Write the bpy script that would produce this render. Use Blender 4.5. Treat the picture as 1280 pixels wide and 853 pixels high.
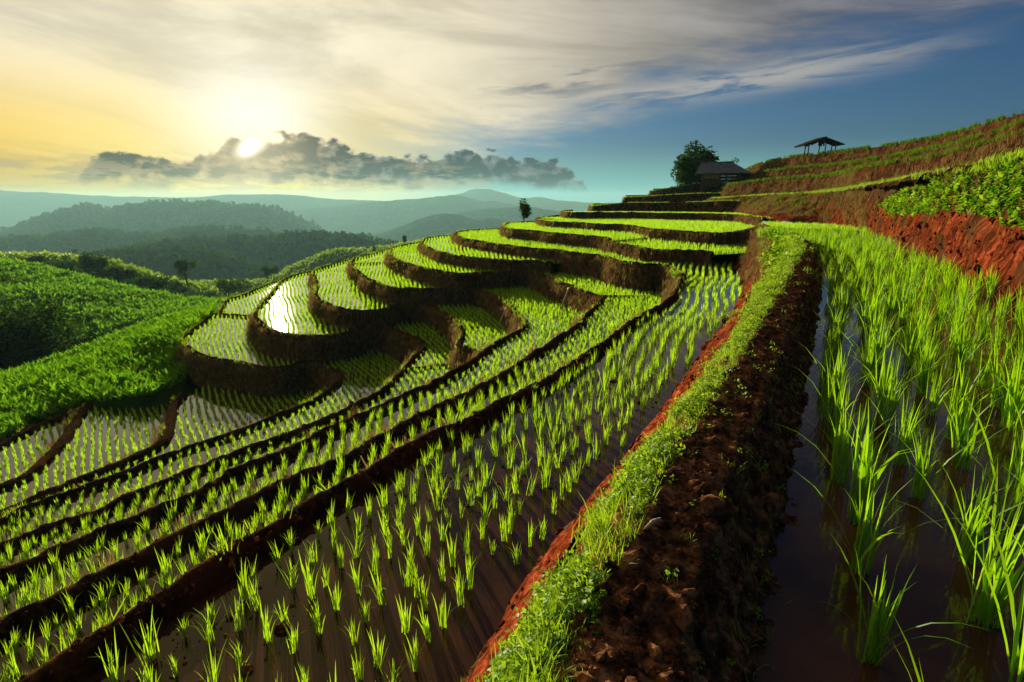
import bpy, bmesh, math, random
import numpy as np
from mathutils import Vector, Matrix
R_ = math.radians
random.seed(7)
rng = np.random.default_rng(7)
sc = bpy.context.scene
col = sc.collection
for o in list(bpy.data.objects):
    bpy.data.objects.remove(o)

# ------------------------------------------------------------------ camera
FPX, CX, CY, VH = 700.0, 640.0, 426.5, 250.0
PITCH = math.atan((CY - VH) / FPX)
CP, SP = math.cos(PITCH), math.sin(PITCH)
cam_d = bpy.data.cameras.new("camera")
cam = bpy.data.objects.new("camera", cam_d)
col.objects.link(cam)
cam_d.sensor_width = 36.0
cam_d.lens = FPX / 1280.0 * 36.0
cam_d.clip_start = 0.05
cam_d.clip_end = 60000.0
cam.location = (0, 0, 0)
cam.rotation_euler = (math.pi / 2 - PITCH, 0, 0)
sc.camera = cam

# ------------------------------------------------------------------ light
SUN_AZ, SUN_EL = -23.0, 11.5          # degrees; azimuth from +Y towards +X
DISC_AZ, DISC_EL = -24.3, 4.3         # where the sun breaks through the cloud
sun_d = bpy.data.lights.new("sun", 'SUN')
sun_d.energy = 5.0
sun_d.angle = R_(0.53)
sun_d.color = (1.0, 0.86, 0.60)
sun = bpy.data.objects.new("sun", sun_d)
col.objects.link(sun)
sdir = Vector((math.sin(R_(SUN_AZ)) * math.cos(R_(SUN_EL)), math.cos(R_(SUN_AZ)) * math.cos(R_(SUN_EL)), math.sin(R_(SUN_EL))))
sun.rotation_euler = sdir.to_track_quat('Z', 'Y').to_euler()
sc.view_settings.view_transform = 'Standard'
sc.view_settings.look = 'None'
sc.view_settings.exposure = 0.90
sc.view_settings.gamma = 1.0
sc.view_settings.use_curve_mapping = False
sc.cycles.use_denoising = True
sc.cycles.max_bounces = 6
sc.cycles.transparent_max_bounces = 8
sc.cycles.volume_bounces = 1
sc.cycles.sample_clamp_indirect = 4.0


# ------------------------------------------------------------------ node helper
class S:
    """a node socket with arithmetic"""
    def __init__(self, nt, sock):
        self.nt, self.s = nt, sock

    def _m(self, op, *a):
        n = self.nt.nodes.new('ShaderNodeMath')
        n.operation = op
        for i, v in enumerate((self,) + a):
            if isinstance(v, S):
                self.nt.links.new(v.s, n.inputs[i])
            else:
                n.inputs[i].default_value = v
        return S(self.nt, n.outputs[0])

    def __add__(self, o): return self._m('ADD', o)
    __radd__ = __add__
    def __sub__(self, o): return self._m('SUBTRACT', o)
    def __rsub__(self, o): return (self * -1.0) + o
    def __mul__(self, o): return self._m('MULTIPLY', o)
    __rmul__ = __mul__
    def __truediv__(self, o): return self._m('DIVIDE', o)
    def pw(self, o): return self._m('POWER', o)
    def abs(self): return self._m('ABSOLUTE')
    def sqrt(self): return self._m('SQRT')
    def exp(self): return self._m('EXPONENT')
    def max(self, o): return self._m('MAXIMUM', o)
    def min(self, o): return self._m('MINIMUM', o)
    def clamp(self): return self.max(0.0).min(1.0)

    def ss(self, a, b, lo=0.0, hi=1.0):
        n = self.nt.nodes.new('ShaderNodeMapRange')
        n.interpolation_type = 'SMOOTHSTEP'
        self.nt.links.new(self.s, n.inputs[0])
        for i, v in ((1, a), (2, b), (3, lo), (4, hi)):
            n.inputs[i].default_value = v
        return S(self.nt, n.outputs[0])

    def lin(self, a, b, lo=0.0, hi=1.0):
        n = self.nt.nodes.new('ShaderNodeMapRange')
        self.nt.links.new(self.s, n.inputs[0])
        for i, v in ((1, a), (2, b), (3, lo), (4, hi)):
            n.inputs[i].default_value = v
        return S(self.nt, n.outputs[0])


def setin(nt, sock, v):
    if isinstance(v, S):
        nt.links.new(v.s, sock)
    elif isinstance(v, (tuple, list)):
        sock.default_value = tuple(v) + ((1.0,) if len(v) == 3 and len(sock.default_value) == 4 else ())
    else:
        sock.default_value = v


def mix(nt, f, a, b, mode='MIX'):
    n = nt.nodes.new('ShaderNodeMix')
    n.data_type = 'RGBA'
    n.blend_type = mode
    setin(nt, n.inputs[0], f)
    setin(nt, n.inputs[6], a)
    setin(nt, n.inputs[7], b)
    return S(nt, n.outputs[2])


def vec(nt, x, y, z):
    n = nt.nodes.new('ShaderNodeCombineXYZ')
    for i, v in enumerate((x, y, z)):
        setin(nt, n.inputs[i], v)
    return S(nt, n.outputs[0])


def noise(nt, v, scale, detail=4.0, rough=0.55, dist=0.0):
    n = nt.nodes.new('ShaderNodeTexNoise')
    if v is not None:
        nt.links.new(v.s, n.inputs['Vector'])
    n.inputs['Scale'].default_value = scale
    n.inputs['Detail'].default_value = detail
    n.inputs['Roughness'].default_value = rough
    n.inputs['Distortion'].default_value = dist
    return S(nt, n.outputs[0])


def sep(nt, v):
    n = nt.nodes.new('ShaderNodeSeparateXYZ')
    nt.links.new(v.s, n.inputs[0])
    return [S(nt, n.outputs[i]) for i in range(3)]


# ------------------------------------------------------------------ world: sky and clouds by direction
wd = bpy.data.worlds.new("World")
sc.world = wd
wd.use_nodes = True
nt = wd.node_tree
nt.nodes.clear()
out = nt.nodes.new('ShaderNodeOutputWorld')
bg = nt.nodes.new('ShaderNodeBackground')
nt.links.new(bg.outputs[0], out.inputs[0])
sky = nt.nodes.new('ShaderNodeTexSky')
sky.sky_type = 'NISHITA'
sky.sun_disc = False
sky.sun_elevation = R_(SUN_EL)
sky.sun_rotation = R_(SUN_AZ)
sky.altitude = 1000
sky.air_density = 1.2
sky.dust_density = 1.5
sky.ozone_density = 2.5
tc = nt.nodes.new('ShaderNodeTexCoord')
dvec = S(nt, tc.outputs['Generated'])
dx, dy, dz = sep(nt, dvec)
az = dx._m('ARCTAN2', dy) * 57.2958
el = dz._m('ARCSINE') * 57.2958
SKY_K = 0.10
sky_s = S(nt, sky.outputs[0])
base = mix(nt, 1.0, sky_s, (SKY_K * 0.17, SKY_K * 0.31, SKY_K * 0.53), 'MULTIPLY')
# angular distance to the bright gap
ddx, ddy = (az - DISC_AZ), (el - DISC_EL)
dist_s = (ddx * ddx + ddy * ddy).sqrt()
front = dist_s.ss(75.0, 15.0)                      # 1 around the sun's side of the sky
# the clear part: blue away from the sun, teal at its foot, gold under the sun
hz = el.ss(11.0, 0.0)
warm_side = az.ss(2.0, -26.0) * az.ss(-130.0, -50.0)
clear_r = mix(nt, el.ss(5.5, 0.5), base, (0.17, 0.45, 0.45))
clear_l = mix(nt, el.ss(9.0, 1.0), (0.93, 0.72, 0.30), (0.92, 0.58, 0.08))
clear = mix(nt, warm_side, clear_r, clear_l)
# high veil of cloud, streaky
wv = vec(nt, az * 0.028, el * 0.13 + az * 0.012, 0.0)
n1 = noise(nt, wv, 1.3, 7.0, 0.62, 0.6)
n2 = noise(nt, wv, 4.0, 6.0, 0.6, 0.4)
edge = el - (az * 0.20 + 5.2) + (n1 - 0.5) * 15.0 + (n2 - 0.5) * 5.0    # > 0 inside the veil
veil_m = edge.ss(-1.5, 4.5) * el.ss(-2.0, 1.0) * az.ss(75.0, 38.0, 0.25, 1.0)
veil_m = (veil_m.max(warm_side * 0.86)) * az.abs().ss(150.0, 70.0, 0.3, 1.0)
veil_warm = mix(nt, dist_s.ss(40.0, 10.0), (0.60, 0.53, 0.42), (0.95, 0.85, 0.62))
veil_cool = mix(nt, n2.ss(0.35, 0.65), (0.085, 0.10, 0.155), (0.18, 0.185, 0.235))
veil_c = mix(nt, az.ss(-6.0, 34.0), veil_warm, veil_cool)
veil_c = mix(nt, el.ss(13.0, 4.0) * warm_side, veil_c, mix(nt, dist_s.ss(22.0, 6.0), (0.90, 0.57, 0.09), (1.0, 0.76, 0.22)))
shade_v = n1.ss(0.35, 0.62, 0.74, 1.06)
veil_c = mix(nt, 1.0, veil_c, vec(nt, shade_v, shade_v, shade_v), 'MULTIPLY')
high = el.ss(28.0, 15.5, 0.08, 1.0)                # the veil thins towards the zenith
col_s = mix(nt, veil_m * high, clear, veil_c)
# thin dark streak cloud on the blue side
st = noise(nt, vec(nt, az * 0.05, el * 0.42 - az * 0.02, 3.7), 1.6, 6.0, 0.6, 0.5)
stm = st.ss(0.50, 0.66) * ((el - 9.6 - az * 0.09) / 2.2)._m('POWER', 2.0)._m('MULTIPLY', -1.0).exp() * az.ss(-6.0, 4.0) * az.ss(36.0, 22.0)
col_s = mix(nt, stm * 0.85, col_s, (0.15, 0.17, 0.20))
stm2 = st.ss(0.40, 0.55) * ((el - 8.2 - az * 0.09) / 1.1)._m('POWER', 2.0)._m('MULTIPLY', -1.0).exp() * az.ss(-3.0, 6.0) * az.ss(40.0, 24.0)
col_s = mix(nt, stm2 * 0.7, col_s, (0.50, 0.47, 0.42))
# glow round the sun
glow = (dist_s * dist_s * (-1.0 / 22.0)).exp()
up_glow = (((ddx - 0.8) * (ddx - 0.8) / 34.0 + (ddy - 2.6) * (ddy - 2.6) / 16.0) * -1.0).exp()
col_s = mix(nt, (up_glow * 0.85).clamp(), col_s, (1.15, 1.15, 1.08))
# cumulus bank: bumpy tops, flat foot
cv = vec(nt, az * 0.30, el * 0.42, 4.3)
c1 = noise(nt, cv, 0.55, 3.0, 0.5)
c2 = noise(nt, cv, 1.7, 6.0, 0.52, 0.1)
top = 3.4 + ((az + 20.0) / 7.0)._m('POWER', 2.0)._m('MULTIPLY', -1.0).exp() * 2.1 + ((az + 3.0) / 10.0)._m('POWER', 2.0)._m('MULTIPLY', -1.0).exp() * 1.0
hgt = top + (c1 - 0.5) * 4.2 + (c2 - 0.5) * 3.3 - el
foot = el - 1.55 - (az + 26.0) * -0.012 + (c2 - 0.5) * 2.0 + (c1 - 0.5) * 2.2
span = az.ss(-39.5, -34.5) * az.ss(10.0, 4.0)
body = hgt - (1.0 - span) * 4.5
cum_m = body.ss(-0.05, 0.35) * foot.ss(-0.45, 0.75)
c3 = noise(nt, vec(nt, az * 0.30 + 0.16, el * 0.42 - 0.16, 4.3), 1.7, 6.0, 0.52, 0.1)
lump = (c3 - c2) * 3.4 + 0.48
cum_d = mix(nt, az.ss(-30.0, 0.0), (0.055, 0.045, 0.042), (0.040, 0.056, 0.072))
cum_l = mix(nt, az.ss(-26.0, -6.0), (0.98, 0.72, 0.36), (0.38, 0.42, 0.44))
cum_c = mix(nt, (lump * 0.70 + body.ss(0.6, 0.0) * 0.55 * dist_s.ss(26.0, 4.0, 0.6, 1.3) - 0.28).clamp(), cum_d, cum_l)
gx, gy = ddx * 0.80 + ddy * 0.60, ddy * 0.80 - ddx * 0.60
gap = ((gx - 0.7) * (gx - 0.7) * (1.0 / 3.2) + gy * gy * 1.4).sqrt().ss(0.55, 1.35)
col_s = mix(nt, cum_m * gap * 0.97, col_s, cum_c)
# scattered low scraps and a gold streak under the bank
sm = noise(nt, vec(nt, az * 0.16, el * 0.9, 9.0), 1.5, 6.0, 0.6)
scr = sm.ss(0.49, 0.60) * ((el - 2.0) / 1.3)._m('POWER', 2.0)._m('MULTIPLY', -1.0).exp() * az.ss(-60.0, -44.0) * az.ss(4.0, -10.0)
col_s = mix(nt, scr * 0.75, col_s, (0.44, 0.33, 0.17))
gold = sm.ss(0.52, 0.40) * ((el - 1.05) / 0.42)._m('POWER', 2.0)._m('MULTIPLY', -1.0).exp() * az.ss(-34.0, -27.0) * az.ss(-8.0, -16.0)
col_s = mix(nt, gold * 0.9, col_s, (1.0, 0.78, 0.05))
# the disc itself
disc = ((gx - 0.35) * (gx - 0.35) * (1.0 / 1.5) + gy * gy * 2.0).sqrt().ss(0.95, 0.45)
col_s = mix(nt, (glow * 0.35).clamp(), col_s, (1.3, 1.05, 0.62))
col_s = mix(nt, disc, col_s, (3.0, 2.8, 2.3))
# below the horizon
col_s = mix(nt, el.ss(-0.5, -6.0), col_s, (0.10, 0.13, 0.09))
nt.links.new(col_s.s, bg.inputs[0])
bg.inputs[1].default_value = 0.54


# ------------------------------------------------------------------ geometry helpers
def ray(x, y):
    yc = CY - y
    return (x - CX, FPX * CP + yc * SP, yc * CP - FPX * SP)


def unp(x, y, H):
    """photo point on the level plane H below the camera"""
    r = ray(x, y)
    s = -H / r[2]
    return (r[0] * s, r[1] * s, -H)


def unf(x, y, fwd):
    """photo point at a forward distance"""
    r = ray(x, y)
    s = fwd / r[1]
    return (r[0] * s, fwd, r[2] * s)


def px_of(P):
    P = np.asarray(P, float)
    X, Y, Z = P[..., 0], P[..., 1], P[..., 2]
    d = Y * CP - Z * SP
    u = Y * SP + Z * CP
    d = np.where(d < 0.05, 0.05, d)
    return CX + FPX * X / d, CY - FPX * u / d, d


def _h(ix, iy, iz, seed):
    n = (ix.astype(np.int64) * 374761393 + iy.astype(np.int64) * 668265263 + iz.astype(np.int64) * 2147483647 + seed * 974711) & 0x7fffffff
    n = ((n ^ (n >> 13)) * 1274126177) & 0x7fffffff
    n = (n ^ (n >> 16))
    return (n & 0xffff) / 65535.0


def vnoise(p, seed=0):
    p = np.asarray(p, float)
    i = np.floor(p).astype(np.int64)
    f = p - i
    f = f * f * (3 - 2 * f)
    r = 0
    for a in (0, 1):
        for b in (0, 1):
            for c in (0, 1):
                w = (f[..., 0] if a else 1 - f[..., 0]) * (f[..., 1] if b else 1 - f[..., 1]) * (f[..., 2] if c else 1 - f[..., 2])
                r = r + w * _h(i[..., 0] + a, i[..., 1] + b, i[..., 2] + c, seed)
    return r * 2 - 1


def fbm(p, octv=4, seed=0, gain=0.5):
    p = np.asarray(p, float)
    r, a = 0, 1.0
    for k in range(octv):
        r = r + a * vnoise(p * (2.03 ** k), seed + k * 17)
        a *= gain
    return r


def spline(pts, step, dims=2):
    """Catmull-Rom through pts, resampled at a fixed step of the first two dims"""
    P = np.array(pts, float)
    Q = np.vstack([2 * P[0] - P[1], P, 2 * P[-1] - P[-2]])
    res = []
    for i in range(1, len(Q) - 2):
        p0, p1, p2, p3 = Q[i - 1:i + 3]
        # centripetal
        t0 = 0.0
        t1 = t0 + max(np.linalg.norm((p1 - p0)[:2]), 1e-6) ** .5
        t2 = t1 + max(np.linalg.norm((p2 - p1)[:2]), 1e-6) ** .5
        t3 = t2 + max(np.linalg.norm((p3 - p2)[:2]), 1e-6) ** .5
        n = 14
        for t in np.linspace(t1, t2, n, endpoint=False):
            A1 = (t1 - t) / (t1 - t0) * p0 + (t - t0) / (t1 - t0) * p1
            A2 = (t2 - t) / (t2 - t1) * p1 + (t - t1) / (t2 - t1) * p2
            A3 = (t3 - t) / (t3 - t2) * p2 + (t - t2) / (t3 - t2) * p3
            B1 = (t2 - t) / (t2 - t0) * A1 + (t - t0) / (t2 - t0) * A2
            B2 = (t3 - t) / (t3 - t1) * A2 + (t - t1) / (t3 - t1) * A3
            res.append((t2 - t) / (t2 - t1) * B1 + (t - t1) / (t2 - t1) * B2)
    res.append(P[-1])
    res = np.array(res)
    d = np.r_[0, np.cumsum(np.linalg.norm(np.diff(res[:, :2], axis=0), axis=1))]
    n = max(int(d[-1] / step), 2)
    s = np.linspace(0, d[-1], n + 1)
    return np.stack([np.interp(s, d, res[:, k]) for k in range(P.shape[1])], 1)


def resample(P, n):
    d = np.r_[0, np.cumsum(np.linalg.norm(np.diff(P, axis=0), axis=1))]
    s = np.linspace(0, d[-1], n)
    return np.stack([np.interp(s, d, P[:, k]) for k in range(P.shape[1])], 1)


def inside(P, poly):
    x, y = P[:, 0], P[:, 1]
    r = np.zeros(len(P), bool)
    n = len(poly)
    for i in range(n):
        x1, y1 = poly[i][:2]
        x2, y2 = poly[(i + 1) % n][:2]
        if y1 == y2:
            continue
        c = ((y1 > y) != (y2 > y)) & (x < (x2 - x1) * (y - y1) / (y2 - y1) + x1)
        r ^= c
    return r


def mesh_obj(name, verts, faces, mat, parent=None, smooth=False, mats=None, fmat=None):
    me = bpy.data.meshes.new(name)
    me.from_pydata([tuple(map(float, v)) for v in verts], [], [tuple(map(int, f)) for f in faces])
    for m in (mats or [mat]):
        me.materials.append(m)
    if fmat is not None:
        me.polygons.foreach_set('material_index', np.asarray(fmat, np.int32))
    if smooth:
        me.polygons.foreach_set('use_smooth', np.ones(len(me.polygons), bool))
    me.update()
    o = bpy.data.objects.new(name, me)
    col.objects.link(o)
    if parent is not None:
        o.parent = parent
    return o


def tag(o, label=None, cat=None, group=None, kind=None):
    if label: o['label'] = label
    if cat: o['category'] = cat
    if group: o['group'] = group
    if kind: o['kind'] = kind
    return o


def empty(name, loc, rz=0.0):
    o = bpy.data.objects.new(name, None)
    o.empty_display_size = 0.1
    o.location = loc
    o.rotation_euler = (0, 0, rz)
    col.objects.link(o)
    return o


def grid_faces(nr, nc, off=0, flip=False):
    f = []
    for i in range(nr - 1):
        for j in range(nc - 1):
            a = off + i * nc + j
            q = (a, a + 1, a + nc + 1, a + nc)
            f.append(q[::-1] if flip else q)
    return f


class MB:
    """collects boxes, tubes and quads into one mesh"""
    def __init__(s): s.v, s.f = [], []

    def box(s, c, size, M=None):
        b = len(s.v)
        for dx_ in (-.5, .5):
            for dy_ in (-.5, .5):
                for dz_ in (-.5, .5):
                    p = Vector((dx_ * size[0], dy_ * size[1], dz_ * size[2]))
                    if M is not None: p = M @ p
                    s.v.append(tuple(p + Vector(c)))
        for q in ((0, 1, 3, 2), (4, 6, 7, 5), (0, 4, 5, 1), (2, 3, 7, 6), (0, 2, 6, 4), (1, 5, 7, 3)):
            s.f.append(tuple(b + i for i in q))

    def tube(s, pts, rad, n=7, cap=True):
        pts = [Vector(p) for p in pts]
        b = len(s.v)
        for i, p in enumerate(pts):
            t = (pts[min(i + 1, len(pts) - 1)] - pts[max(i - 1, 0)]).normalized()
            u = t.orthogonal().normalized()
            if i and prev.length: u = (prev - t * prev.dot(t)).normalized()
            prev = u
            w = t.cross(u)
            for k in range(n):
                a = 2 * math.pi * k / n
                s.v.append(tuple(p + (u * math.cos(a) + w * math.sin(a)) * rad[i]))
        for i in range(len(pts) - 1):
            for k in range(n):
                s.f.append((b + i * n + k, b + i * n + (k + 1) % n, b + (i + 1) * n + (k + 1) % n, b + (i + 1) * n + k))
        if cap:
            s.f.append(tuple(b + k for k in range(n))[::-1])
            s.f.append(tuple(b + (len(pts) - 1) * n + k for k in range(n)))

    def poly(s, pts):
        b = len(s.v)
        s.v += [tuple(p) for p in pts]
        s.f.append(tuple(range(b, b + len(pts))))

    def slab(s, q, th):
        """a thick sheet from 4 corners, thickness along its normal"""
        q = [Vector(p) for p in q]
        n = (q[1] - q[0]).cross(q[3] - q[0]).normalized() * th
        b = len(s.v)
        s.v += [tuple(p) for p in q] + [tuple(p + n) for p in q]
        for f in ((3, 2, 1, 0), (4, 5, 6, 7), (0, 1, 5, 4), (1, 2, 6, 5), (2, 3, 7, 6), (3, 0, 4, 7)):
            s.f.append(tuple(b + i for i in f))

    def build(s, name, mat, parent=None, smooth=False):
        return mesh_obj(name, s.v, s.f, mat, parent, smooth)


# ------------------------------------------------------------------ materials
def new_mat(name):
    m = bpy.data.materials.new(name)
    m.use_nodes = True
    t = m.node_tree
    p = t.nodes['Principled BSDF']
    return m, t, p


def coords(t, kind='Object'):
    n = t.nodes.new('ShaderNodeTexCoord')
    return S(t, n.outputs[kind])


def geo_pos(t):
    n = t.nodes.new('ShaderNodeNewGeometry')
    return S(t, n.outputs['Position']), S(t, n.outputs['Normal']), n


def vscale(t, v, s):
    n = t.nodes.new('ShaderNodeVectorMath')
    n.operation = 'MULTIPLY'
    t.links.new(v.s, n.inputs[0])
    n.inputs[1].default_value = s
    return S(t, n.outputs[0])


def bump(t, p, h, strength, distance):
    b = t.nodes.new('ShaderNodeBump')
    b.inputs['Strength'].default_value = strength
    b.inputs['Distance'].default_value = distance
    t.links.new(h.s, b.inputs['Height'])
    t.links.new(b.outputs[0], p.inputs['Normal'])
    return b


def rnd(t):
    n = t.nodes.new('ShaderNodeObjectInfo')
    return S(t, n.outputs['Random'])


def leaf_mat(name, c1, c2, trans, rough=0.45, tw=0.5, spec=0.18, yellow=True):
    """leaf: diffuse and gloss in front, light shining through from behind"""
    m, t, p = new_mat(name)
    pos, nor, g = geo_pos(t)
    n = noise(t, pos, 3.0, 3.0)
    f = (n.ss(0.3, 0.7) * 0.6 + rnd(t) * 0.5).clamp()
    cc = mix(t, f, c1, c2)
    t.links.new(cc.s, p.inputs['Base Color'])
    p.inputs['Roughness'].default_value = rough
    p.inputs['Specular IOR Level'].default_value = spec
    if yellow:
        cc = mix(t, rnd(t).ss(0.80, 0.98) * 0.6, cc, (0.26, 0.22, 0.04))
        t.links.new(cc.s, p.inputs['Base Color'])
    tr = t.nodes.new('ShaderNodeBsdfTranslucent')
    tcol = mix(t, f, tuple(x * 0.75 for x in trans), trans)
    t.links.new(tcol.s, tr.inputs[0])
    mx = t.nodes.new('ShaderNodeMixShader')
    mx.inputs[0].default_value = tw
    t.links.new(p.outputs[0], mx.inputs[1])
    t.links.new(tr.outputs[0], mx.inputs[2])
    t.links.new(mx.outputs[0], t.nodes['Material Output'].inputs[0])
    return m


def soil_mat(name, dark, mid, light, streak=(6, 6, 0.8), moss=None, bump_d=0.05, red=None, skew=0.0, zmix=None):
    m, t, p = new_mat(name)
    pos, nor, g = geo_pos(t)
    sp_ = pos
    if skew:
        x_, y_, z_ = sep(t, pos)
        sp_ = vec(t, x_, y_ + z_ * skew, z_)
    st = noise(t, vscale(t, sp_, streak), 1.6, 6.0, 0.65)
    lum = noise(t, pos, 1.1, 5.0, 0.6)
    fine = noise(t, pos, 14.0, 5.0, 0.65)
    c = mix(t, st.ss(0.36, 0.66), dark, mid)
    c = mix(t, (st * 0.6 + fine * 0.4).ss(0.50, 0.70), c, light)
    if red:
        c = mix(t, lum.ss(0.48, 0.66) * 0.8, c, red)
    if zmix:
        zz = sep(t, pos)[2]
        brown = mix(t, st.ss(0.36, 0.66), (0.022, 0.012, 0.005), (0.085, 0.045, 0.018))
        brown = mix(t, (st * 0.6 + fine * 0.4).ss(0.52, 0.70), brown, (0.17, 0.10, 0.04))
        c = mix(t, (zz + (lum - 0.5) * 2.2).ss(zmix[0], zmix[1]), c, brown)
    if moss:
        z = sep(t, nor)[2]
        c = mix(t, (z.ss(0.35, 0.9) * lum.ss(0.30, 0.55)).clamp() * 0.9, c, moss)
        c = mix(t, (lum.ss(0.52, 0.70) * 0.55), c, moss)
    t.links.new(c.s, p.inputs['Base Color'])
    p.inputs['Roughness'].default_value = 0.95
    p.inputs['Specular IOR Level'].default_value = 0.0
    bump(t, p, st * 0.7 + fine * 0.3, 0.9, bump_d)
    return m


M = {}
M['rice'] = leaf_mat('rice_leaf', (0.06, 0.20, 0.005), (0.11, 0.29, 0.008), (0.38, 0.72, 0.008), 0.4, 0.52)
M['rice_young'] = leaf_mat('young_rice_leaf', (0.08, 0.23, 0.006), (0.14, 0.31, 0.01), (0.46, 0.78, 0.012), 0.4, 0.52)
M['rice_far'] = leaf_mat('rice_leaf_far', (0.10, 0.28, 0.008), (0.16, 0.35, 0.012), (0.52, 0.90, 0.02), 0.45, 0.55, 0.18, False)
M['weed'] = leaf_mat('weed_leaf', (0.08, 0.21, 0.006), (0.17, 0.31, 0.012), (0.42, 0.66, 0.02), 0.5, 0.45)
M['maize'] = leaf_mat('maize_leaf', (0.03, 0.12, 0.006), (0.08, 0.22, 0.008), (0.22, 0.52, 0.012), 0.7, 0.45, 0.0)
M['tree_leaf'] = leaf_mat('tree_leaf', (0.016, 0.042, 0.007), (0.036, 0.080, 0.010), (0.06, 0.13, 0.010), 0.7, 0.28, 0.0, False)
M['tree_dark'] = leaf_mat('tree_shade_leaf', (0.010, 0.026, 0.005), (0.022, 0.050, 0.007), (0.03, 0.06, 0.006), 0.8, 0.18, 0.0, False)  # darker copy of the tree leaf, shade of the gully put into its colour
M['dimlit_grass'] = leaf_mat('dimlit_grass', (0.035, 0.085, 0.006), (0.065, 0.14, 0.009), (0.16, 0.32, 0.012), 0.7, 0.4, 0.0)  # weaker light on the upper hill put into the grass colour
M['forest'] = leaf_mat('forest_leaf', (0.02, 0.055, 0.010), (0.04, 0.10, 0.014), (0.08, 0.18, 0.015), 0.8, 0.25, 0.0, False)
M['wall'] = soil_mat('terrace_earth', (0.026, 0.015, 0.007), (0.105, 0.057, 0.024), (0.26, 0.165, 0.07), (9, 9, 0.8), None, 0.10, (0.085, 0.032, 0.014))
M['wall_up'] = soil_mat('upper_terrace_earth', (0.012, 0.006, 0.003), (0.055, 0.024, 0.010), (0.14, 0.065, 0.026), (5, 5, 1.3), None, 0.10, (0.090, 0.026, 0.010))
M['wall_red'] = soil_mat('terrace_red_earth', (0.040, 0.010, 0.005), (0.20, 0.036, 0.012), (0.36, 0.090, 0.034), (3.0, 4.5, 1.1), None, 0.07, (0.060, 0.030, 0.013), 0.8, (-0.75, 0.2))
M['mud'] = soil_mat('bund_mud', (0.04, 0.018, 0.010), (0.19, 0.080, 0.036), (0.40, 0.17, 0.075), (9, 9, 9), None, 0.05)
M['lip'] = soil_mat('bund_top', (0.015, 0.009, 0.004), (0.050, 0.026, 0.012), (0.12, 0.068, 0.030), (6, 6, 6), None, 0.05, (0.075, 0.030, 0.013))
M['straw'] = leaf_mat('dry_grass', (0.05, 0.030, 0.010), (0.26, 0.17, 0.06), (0.28, 0.18, 0.06), 0.8, 0.35, 0.0)
M['redcut'] = soil_mat('red_cut', (0.030, 0.008, 0.004), (0.25, 0.042, 0.014), (0.40, 0.10, 0.045), (9, 5, 2.0), None, 0.05, (0.085, 0.022, 0.009), 0, (-2.75, -3.05))
M['bank_brown'] = soil_mat('brown_bank', (0.022, 0.011, 0.005), (0.085, 0.036, 0.015), (0.18, 0.085, 0.035), (8, 8, 0.7), None, 0.06, (0.11, 0.022, 0.008), 0.4)
M['bank'] = soil_mat('grassy_bank', (0.02, 0.03, 0.008), (0.045, 0.075, 0.012), (0.09, 0.12, 0.02), (3, 3, 2), (0.05, 0.12, 0.01), 0.08)
M['field'] = soil_mat('field_ground', (0.012, 0.02, 0.005), (0.022, 0.045, 0.006), (0.035, 0.07, 0.008), (2, 2, 2), (0.022, 0.05, 0.007), 0.1)
M['hill'] = soil_mat('hill_cover', (0.010, 0.032, 0.010), (0.020, 0.065, 0.012), (0.04, 0.11, 0.014), (0.03, 0.03, 0.03), None, 3.0)
M['hill_grass'] = soil_mat('hill_grass', (0.03, 0.08, 0.012), (0.06, 0.15, 0.014), (0.09, 0.20, 0.02), (0.2, 0.2, 0.2), None, 0.4)
M['valley'] = soil_mat('valley_cover', (0.02, 0.045, 0.015), (0.035, 0.075, 0.02), (0.06, 0.10, 0.03), (0.004, 0.004, 0.004), None, 3.0)
M['bark'] = soil_mat('bark', (0.02, 0.014, 0.010), (0.05, 0.035, 0.025), (0.09, 0.07, 0.05), (12, 12, 3), None, 0.02)
M['wood'] = soil_mat('weathered_wood', (0.035, 0.025, 0.018), (0.09, 0.065, 0.045), (0.16, 0.12, 0.085), (3, 3, 20), None, 0.01)
M['thatch'] = soil_mat('thatch', (0.02, 0.016, 0.012), (0.05, 0.04, 0.03), (0.09, 0.075, 0.05), (14, 3, 14), None, 0.04)
M['board'] = soil_mat('pale_board', (0.14, 0.10, 0.07), (0.26, 0.20, 0.14), (0.38, 0.30, 0.22), (3, 3, 20), None, 0.01)
M['pale'] = soil_mat('pale_bamboo', (0.30, 0.24, 0.15), (0.42, 0.36, 0.25), (0.55, 0.50, 0.38), (4, 4, 4), None, 0.01)
m, t, p = new_mat('tin_roof')
pos, nor, g = geo_pos(t)
n = noise(t, pos, 2.2, 5.0, 0.6)
t.links.new(mix(t, n.ss(0.4, 0.65), (0.075, 0.095, 0.12), (0.045, 0.04, 0.04)).s, p.inputs['Base Color'])
p.inputs['Roughness'].default_value = 0.5
p.inputs['Metallic'].default_value = 0.35
M['tin'] = m


def water_mat(name, c1, c2, rough, wave, ior=1.33):
    m, t, p = new_mat(name)
    pos, nor, g = geo_pos(t)
    n = noise(t, pos, 1.3, 5.0, 0.6)
    t.links.new(mix(t, n.ss(0.35, 0.65), c1, c2).s, p.inputs['Base Color'])
    p.inputs['Roughness'].default_value = rough
    p.inputs['IOR'].default_value = ior
    w = noise(t, vscale(t, pos, (1, 1, 1)), 9.0, 3.0, 0.5)
    w2 = noise(t, vscale(t, pos, (1, 1, 1)), 40.0, 3.0, 0.5)
    bump(t, p, w * 0.8 + w2 * 0.2, wave, 0.01)
    return m


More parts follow.
